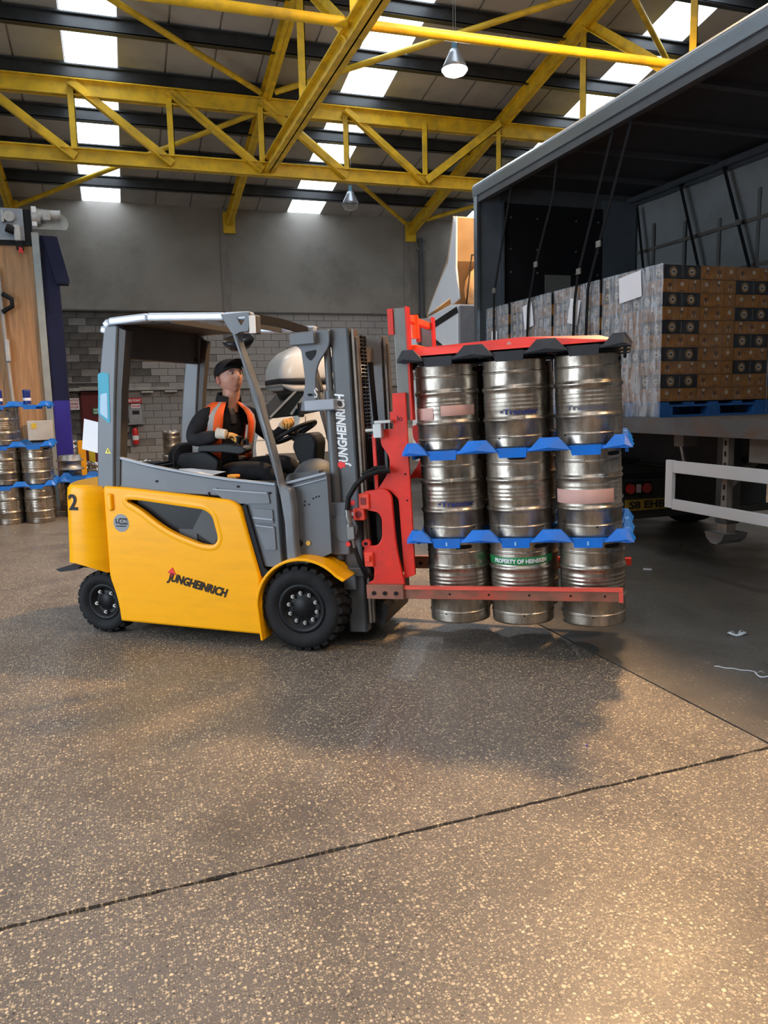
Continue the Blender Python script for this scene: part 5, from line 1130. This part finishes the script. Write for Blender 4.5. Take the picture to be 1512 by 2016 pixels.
# horizontal press plate with rubber pads
PG = M('pad_black', (.035, .038, .045), .5, 0, .2, 8)
pr = mbT()
pr.add([(.76, .20, 1.895), (2.06, .20, 1.895), (2.06, 1.0, 1.895), (.76, 1.0, 1.895), (.84, .25, 1.948), (1.50, .25, 1.962), (1.95, .25, 1.935), (1.95, .95, 1.935), (1.50, .95, 1.962), (.84, .95, 1.948)],
       [(0, 3, 2, 1), (0, 1, 6, 5, 4), (1, 2, 7, 6), (2, 3, 9, 8, 7), (3, 0, 4, 9), (4, 5, 8, 9), (5, 6, 7, 8)])
pr.build('press_plate', M('press_red', (.72, .03, .018), .4, 0, .08), FK)
mbT().box(.76, .83, .30, .90, 1.90, 1.975).build('press_bracket', M('red_orange', (.88, .12, .02)), FK, bevel=.01)
mbT().cyl((1.42, .225, 1.925), (1.42, .262, 1.925), .014).build('plate_bolt', M('bolt_pink', (.6, .3, .25)), FK)
me = tray_mesh(3, 2, PG, 'press_pad'); me.transform(TILT @ T3(.775, .185, 1.877)); mo('press_pad', me, FK)
# clamp arms
for y, s_ in ((.13, 1), (1.07, -1)):
    a = mbT().box(.45, .70, y-.02, y+.03, .355, .45).box(.68, 2.05, y, y+.022, .355, .425).build('clamp_arm', M('arm_worn', (.30, .13, .09), .4, .3, .3, 8, dirt=(.55, .06, .03), ds=4, damt=.9), FK, bevel=.003)
    mbT().box(.68, 2.055, y-.006, y+.028, .418, .438).box(2.03, 2.055, y-.002, y+.026, .352, .43).build('arm_edge_strip', M('arm_red', (.75, .10, .07), .4), a)
    m = mbT()
    for x in (.50, .575, .65): m.cyl((x, y-.028, .395), (x, y-.018, .395), .014, n=8)
    for x in (1.0, 1.25, 1.5, 1.75, 1.95): m.cyl((x, y-.004, .39), (x, y, .39), .007, n=8)
    m.build('arm_bolts', BLACK, a)
mbT().box(2.06, 2.11, .93, .99, .41, .455).build('arm_tip', RED, FK)
# loose things on the truck
tag(MB(FO @ T3(-.86, .20, 1.195)).add([(-.17, -.08, -.008), (.20, -.08, -.03), (.22, .09, -.02), (-.15, .09, .0), (0, .0, .01)], [(0, 1, 4), (1, 2, 4), (2, 3, 4), (3, 0, 4)]).build('loose_papers', PAPER), 'white papers lying on the side sill of the forklift', 'paper')
tag(MB(FO @ T3(-.52, .17, 1.145)).box(-.035, .035, -.03, .03, 0, .022).build('orange_block', M('block_orange', (.85, .32, .02), .5), None, bevel=.005), 'small orange block on the forklift sill below the driver', 'block')
tag(MB(FO @ T3(-1.735, .30, 1.43) @ RY(13) @ RX(4)).box(-.085, .11, -.001, .001, -.115, .115).build('hanging_paper', PAPER), 'blank white sheet sticking out behind the forklift rear pillar', 'paper')
# ================================================================== DRIVER
DR = thing('person', 'forklift driver in black cap and overalls with orange hi-vis vest and tan gloves', 'person', mw=FO @ T3(-.82, .6, 0))
DX = T3(.82, -.6, 0)            # joints below are in the forklift frame
OVER = M('overalls_black', (.016, .016, .019), .85, 0, .35, 12, bump=.25, bs=25)
J = {'hip': ((-.84, .60, 1.14), .135), 'belly': ((-.83, .60, 1.26), .135), 'chest': ((-.815, .60, 1.42), .145), 'upper': ((-.785, .60, 1.545), .12), 'neck': ((-.755, .60, 1.640), .062),
     'rcl': ((-.82, .49, 1.575), .08), 'rsh': ((-.865, .42, 1.555), .082), 'rua': ((-.91, .36, 1.46), .072), 'rel': ((-.925, .335, 1.385), .066), 'rfa': ((-.82, .33, 1.405), .060), 'rwr': ((-.715, .335, 1.425), .040),
     'lcl': ((-.735, .71, 1.585), .08), 'lsh': ((-.685, .79, 1.565), .078), 'lua': ((-.62, .84, 1.45), .060), 'lel': ((-.54, .86, 1.375), .054), 'lfa': ((-.45, .80, 1.42), .047), 'lwr': ((-.385, .745, 1.475), .038),
     'rhj': ((-.80, .49, 1.12), .105), 'rth': ((-.60, .46, 1.15), .092), 'rkn': ((-.40, .45, 1.17), .072), 'rsn': ((-.30, .45, .98), .058), 'ran': ((-.24, .45, .76), .045),
     'lhj': ((-.80, .71, 1.12), .105), 'lth': ((-.58, .735, 1.17), .092), 'lkn': ((-.35, .745, 1.20), .072), 'lsn': ((-.22, .745, .98), .058), 'lan': ((-.12, .745, .77), .045)}
E_ = [('hip', 'belly'), ('belly', 'chest'), ('chest', 'upper'), ('upper', 'neck'), ('upper', 'rcl'), ('rcl', 'rsh'), ('rsh', 'rua'), ('rua', 'rel'), ('rel', 'rfa'), ('rfa', 'rwr'),
      ('upper', 'lcl'), ('lcl', 'lsh'), ('lsh', 'lua'), ('lua', 'lel'), ('lel', 'lfa'), ('lfa', 'lwr'), ('hip', 'rhj'), ('rhj', 'rth'), ('rth', 'rkn'), ('rkn', 'rsn'), ('rsn', 'ran'), ('hip', 'lhj'), ('lhj', 'lth'), ('lth', 'lkn'), ('lkn', 'lsn'), ('lsn', 'lan')]
body = skin('body', J, E_, OVER, DR, 0, 2, DX)
# boots
for y, x in ((.45, -.22), (.745, -.10)):
    MB(DX).prism(fillet([(x-.07, .665), (x-.07, .80), (x+.03, .80), (x+.07, .75), (x+.19, .73), (x+.21, .68), (x+.20, .665)], .03), y-.048, y+.048).build('boot', BLACK, DR, bevel=.015)
# hi-vis vest: open front shell over the torso with reflective braces
HV = M('hivis_orange', (.95, .115, .012), .65, 0, .10, 9, dirt=(.45, .12, .03), ds=9, damt=.55); RF = M('reflective_grey', (.36, .34, .33), .45, 0, .08, 10)
vm = MB(); secs = [(1.245, -.835, .155, .205), (1.30, -.83, .155, .205), (1.36, -.815, .158, .208), (1.44, -.795, .160, .212), (1.51, -.775, .155, .210), (1.56, -.765, .142, .195), (1.60, -.755, .120, .160), (1.63, -.745, .09, .115), (1.655, -.742, .072, .085)]
VY = T3(-.80, .6, 0) @ RZ(-33) @ T3(.80, -.6, 0); n = 48; vs = []
for z, cx_, a, b in secs:
    cx_ -= .022; a += .014; b += .012
    for j in range(n+1):
        t = radians(24)+radians(312)*j/n
        vs.append(DX @ VY @ Vector((cx_+a*math.copysign(abs(cos(t))**.85, cos(t)), .6+b*math.copysign(abs(sin(t))**.85, sin(t)), z)))
for mat, nm in ((0, 'vest'),):
    for i in range(len(secs)-1):
        for j in range(n):
            t = 24+312*(j+.5)/n; q = t if t < 180 else 360-t
            # arm hole
            if 2 <= i <= 5 and 74 < q < 106: continue
            vm.cur = 1 if (42 < q < 58 or i == 1) else 0
            if i == 1 and False: pass
            vm.add([], []); vm.f.append([i*(n+1)+j, i*(n+1)+j+1, (i+1)*(n+1)+j+1, (i+1)*(n+1)+j]); vm.m.append(vm.cur); vm.sm.append(True)
vm.v = vs
vest = vm.build('hi_vis_vest', [HV, RF], DR)
sd = vest.modifiers.new('thick', 'SOLIDIFY'); sd.thickness = .008; sd.offset = 1
# collar
cm_ = MB(DX @ T3(-.762, .60, 1.640) @ RZ(-30) @ RY(14)); cm_.lathe([(.100, -.03), (.096, .03), (.088, .075), (.076, .04), (.075, -.02)], 24, a0=radians(35), a1=radians(325)); cm_.build('collar', OVER, DR)
SK = M('skin', (.50, .25, .18), .5, 0, .10, 30, bump=.1, bs=60); SKD = M('eyebrow_brown', (.16, .09, .07), .7); HAIR = M('grey_stubble', (.33, .24, .20), .8)  # dark brown of the eyebrow hair between skin and stubble tones
MB(DX).tube([(-.76, .60, 1.60), (-.745, .60, 1.66), (-.730, .60, 1.76)], [.070, .064, .062], 20).build('neck', SK, DR)
MB(DX @ VY).prism([(-.665, 1.57), (-.68, 1.60), (-.70, 1.62), (-.74, 1.60), (-.74, 1.50), (-.655, 1.50)], .575, .625).build('undershirt', M('shirt_grey', (.045, .04, .04), .9), DR, bevel=.01)
# head
HT = DX @ T3(-.738, .60, 1.838) @ RZ(-31) @ RY(-11) @ Matrix.Scale(1.12, 4)
hm = MB(HT); nu, nv = 40, 30; vs = []
def gau(x, s): return math.exp(-(x/s)**2)
for i in range(nv+1):
    ph = -pi/2+pi*i/nv
    for j in range(nu):
        th = 2*pi*j/nu; cx_, cy_, cz_ = cos(ph)*cos(th), cos(ph)*sin(th), sin(ph)
        x, y, z = .096*cx_, .076*cy_, .118*cz_
        if z < 0:                                # jaw narrows
            k = -z/.118; y *= 1-.22*k*k; x *= 1-.02*k if x > 0 else 1-.30*k
        if x > 0:
            f = x/.096
            x = x*.93
            x += .026*gau(y, .013)*gau(z+.022, .018)*f+.012*gau(y, .011)*gau(z-.004, .022)*f    # nose
            x += .008*gau(abs(y)-.028, .022)*gau(z-.030, .010)*f                                 # brow
            x -= .010*gau(abs(y)-.031, .014)*gau(z-.010, .012)*f                                 # eye sockets
            x += .006*gau(y, .026)*gau(z+.058, .007)*f+.005*gau(y, .024)*gau(z+.070, .006)*f     # lips
            x -= .006*gau(y, .028)*gau(z+.0645, .004)*f
            x += .012*gau(y, .024)*gau(z+.098, .014)*f                                           # chin
            x += .005*gau(abs(y)-.045, .016)*gau(z+.025, .018)*f                                 # cheeks
        vs.append((x, y, z))
hm.add(vs, [(i*nu+j, i*nu+(j+1) % nu, (i+1)*nu+(j+1) % nu, (i+1)*nu+j) for i in range(nv) for j in range(nu)], True)
hd = hm.build('head', SK, DR)
for s_ in (1, -1):
    MB(HT).sphere((.076, .031*s_, .009), .011, .013, .010, 12).build('eye', M('eye_white', (.35, .30, .28), .3), hd)
    MB(HT).sphere((.0845, .031*s_, .010), .004, .006, .006, 10).build('pupil', BLACK, hd)
    MB(HT).tube([(.087, .014*s_, .024), (.088, .030*s_, .029), (.078, .050*s_, .024)], .004, 8).build('eyebrow', SKD, hd)
    MB(HT @ T3(-.018, .080*s_, -.012) @ RZ(-25*s_)).sphere((0, 0, 0), .019, .009, .031, 14).sphere((.004, -.006*-s_, .002), .009, .006, .016, 12).build('ear', M('ear_skin', (.46, .17, .12), .5), hd)
    MB(HT @ T3(.012, .068*s_, .03)).sphere((0, 0, 0), .035, .009, .020, 14).build('hair', HAIR, hd)
MB(HT).prism([(.089, -.0655), (.092, -.060), (.092, -.066)], -.020, .020).build('mouth', M('mouth_dark', (.14, .04, .035), .5), hd)
MB(HT).box(.088, .0915, -.012, .012, -.0655, -.0625).build('teeth', M('teeth', (.6, .55, .48), .4), hd)
# cap
CP = M('cap_black', (.012, .012, .013), .8, 0, .3, 20)
cp = MB(HT @ T3(-.014, 0, .026) @ RY(-17)); k = []
cp.lathe([(.001, .088), (.04, .084), (.072, .066), (.090, .036), (.094, .008), (.092, -.018)], 32, Matrix.Diagonal((1.14, .95, 1, 1)))
cap = cp.build('cap', CP, DR); sd = cap.modifiers.new('t', 'SOLIDIFY'); sd.thickness = .004; sd.offset = 1
vz = MB(HT @ T3(.068, 0, .054) @ RY(-26)); vs = []
for i in range(13):
    a = -80+160*i/12; c, s_ = cos(radians(a)), sin(radians(a))
    vs += [(-.02+.03*c, .076*s_, .006), (.0+.075*c, .078*s_, .004-.014*abs(s_)**2+.004)]
vz.add(vs, [(2*i, 2*i+1, 2*i+3, 2*i+2) for i in range(12)], True)
vzo = vz.build('cap_visor', CP, cap); sd = vzo.modifiers.new('t', 'SOLIDIFY'); sd.thickness = .005
# gloved hands: palm plus five separately bent fingers
GL = M('glove_tan', (.62, .30, .07), .75, 0, .20, 40, bump=.3, bs=120); GC = M('glove_cuff', (.62, .56, .46), .8, 0, .12, 30)
def hand(T, curl, thumb, name, flip=1):
    """local frame: wrist at origin, fingers toward +x, back of the hand +z, thumb on the +y side (times flip)"""
    J = {'w': ((0, 0, 0), (.030, .022)), 'p': ((.045, 0, .003), (.036, .020))}; E = [('w', 'p')]
    lens = {'i': (.030, .042, .024, .020), 'm': (.010, .046, .027, .021), 'r': (-.010, .042, .025, .020), 'l': (-.029, .033, .020, .018)}
    for q, (k, (yy, a, b, c)) in enumerate(lens.items()):
        x, z = .082-.004*abs(q-1), .002; ang = 0; pr = 'p'; J[k+'0'] = ((x, yy*flip, z), .0125); E.append((pr, k+'0')); pr = k+'0'
        for s_, (L_, cu) in enumerate(zip((a, b, c), curl)):
            ang += cu+q*2; x += L_*cos(radians(ang)); z -= L_*sin(radians(ang)); nm_ = k+str(s_+1)
            J[nm_] = ((x, yy*flip*(1-.04*s_), z), (.0118, .0112, .0095)[s_]); E.append((pr, nm_)); pr = nm_
    J['t0'] = ((.022, .028*flip, -.004), .014); E.append(('w', 't0'))
    (tx, ty, tz) = thumb; J['t1'] = ((.022+tx*.45, (.028+ty*.55)*flip, -.004+tz*.4), .0135); J['t2'] = ((.022+tx, (.028+ty)*flip, -.004+tz), .0105); E += [('t0', 't1'), ('t1', 't2')]
    o = skin(name, J, E, GL, DR, 0, 1, DX @ T)
    MB(DX @ T).tube([(-.055, 0, 0), (-.02, 0, 0), (.012, 0, 0)], [.040, .036, .034], 16).build('glove_cuff', GC, o)
    return o
hand(T3(-.665, .338, 1.435) @ RZ(6) @ RY(8) @ RX(-12), (28, 38, 30), (.055, .012, -.030), 'right_glove', 1)
hand(T3(-.375, .735, 1.490) @ RZ(-48) @ RY(-22) @ RX(8), (62, 62, 45), (.040, .010, -.040), 'left_glove', -1)
# ================================================================== LITTER ON THE FLOOR
PL = M('plastic_strip', (.55, .60, .65), .3, 0, .1, 9)
def ribbon(name, pts, w, label):
    m = MB(); vs = []
    for i, p in enumerate(pts):
        p = Vector(p); q = Vector(pts[min(i+1, len(pts)-1)])-Vector(pts[max(i-1, 0)]); q.normalize(); s_ = Vector((-q.y, q.x, .5)).normalized()*w
        vs += [p-s_, p+s_+Vector((0, 0, .002))]
    m.add(vs, [(2*i, 2*i+2, 2*i+3, 2*i+1) for i in range(len(pts)-1)], True); o = m.build(name, PL); tag(o, label, 'litter', 'scraps of film on the floor')
    sd = o.modifiers.new('t', 'SOLIDIFY'); sd.thickness = .0015; return o
def curl(cx_, cy_, r_, n_, turns, dx=0, dy=0): return [(cx_+dx*i/n_+r_*cos(2*pi*turns*i/n_), cy_+dy*i/n_+r_*.8*sin(2*pi*turns*i/n_), .008+.006*(1+sin(i*.9))) for i in range(n_+1)]
ribbon('film_scrap', curl(3.86, 4.08, .04, 30, 1.6, .13, -.03), .009, 'curled clear film scrap on the floor below the white side rail')
ribbon('film_scrap', curl(3.43, 3.40, .05, 30, 1.3, .12, -.06), .0025, 'looped thin film strip on the floor at the right edge')
ribbon('film_scrap', [(3.32+.012*i, 3.62-.013*i, .005+.002*sin(i*1.3)) for i in range(14)], .002, 'straight thin film strip trailing toward the right edge')
ribbon('film_scrap', [(4.62+.012*i, 6.0-.01*i, .006) for i in range(6)], .012, 'tiny white scrap in the shade under the trailer')
tag(MB().sphere((2.0, 2.98, .004), .006, .006, .004, 8).build('bottle_cap', M('cap_violet', (.08, .04, .4), .4)), 'tiny violet plastic cap in the warm patch of floor', 'cap')
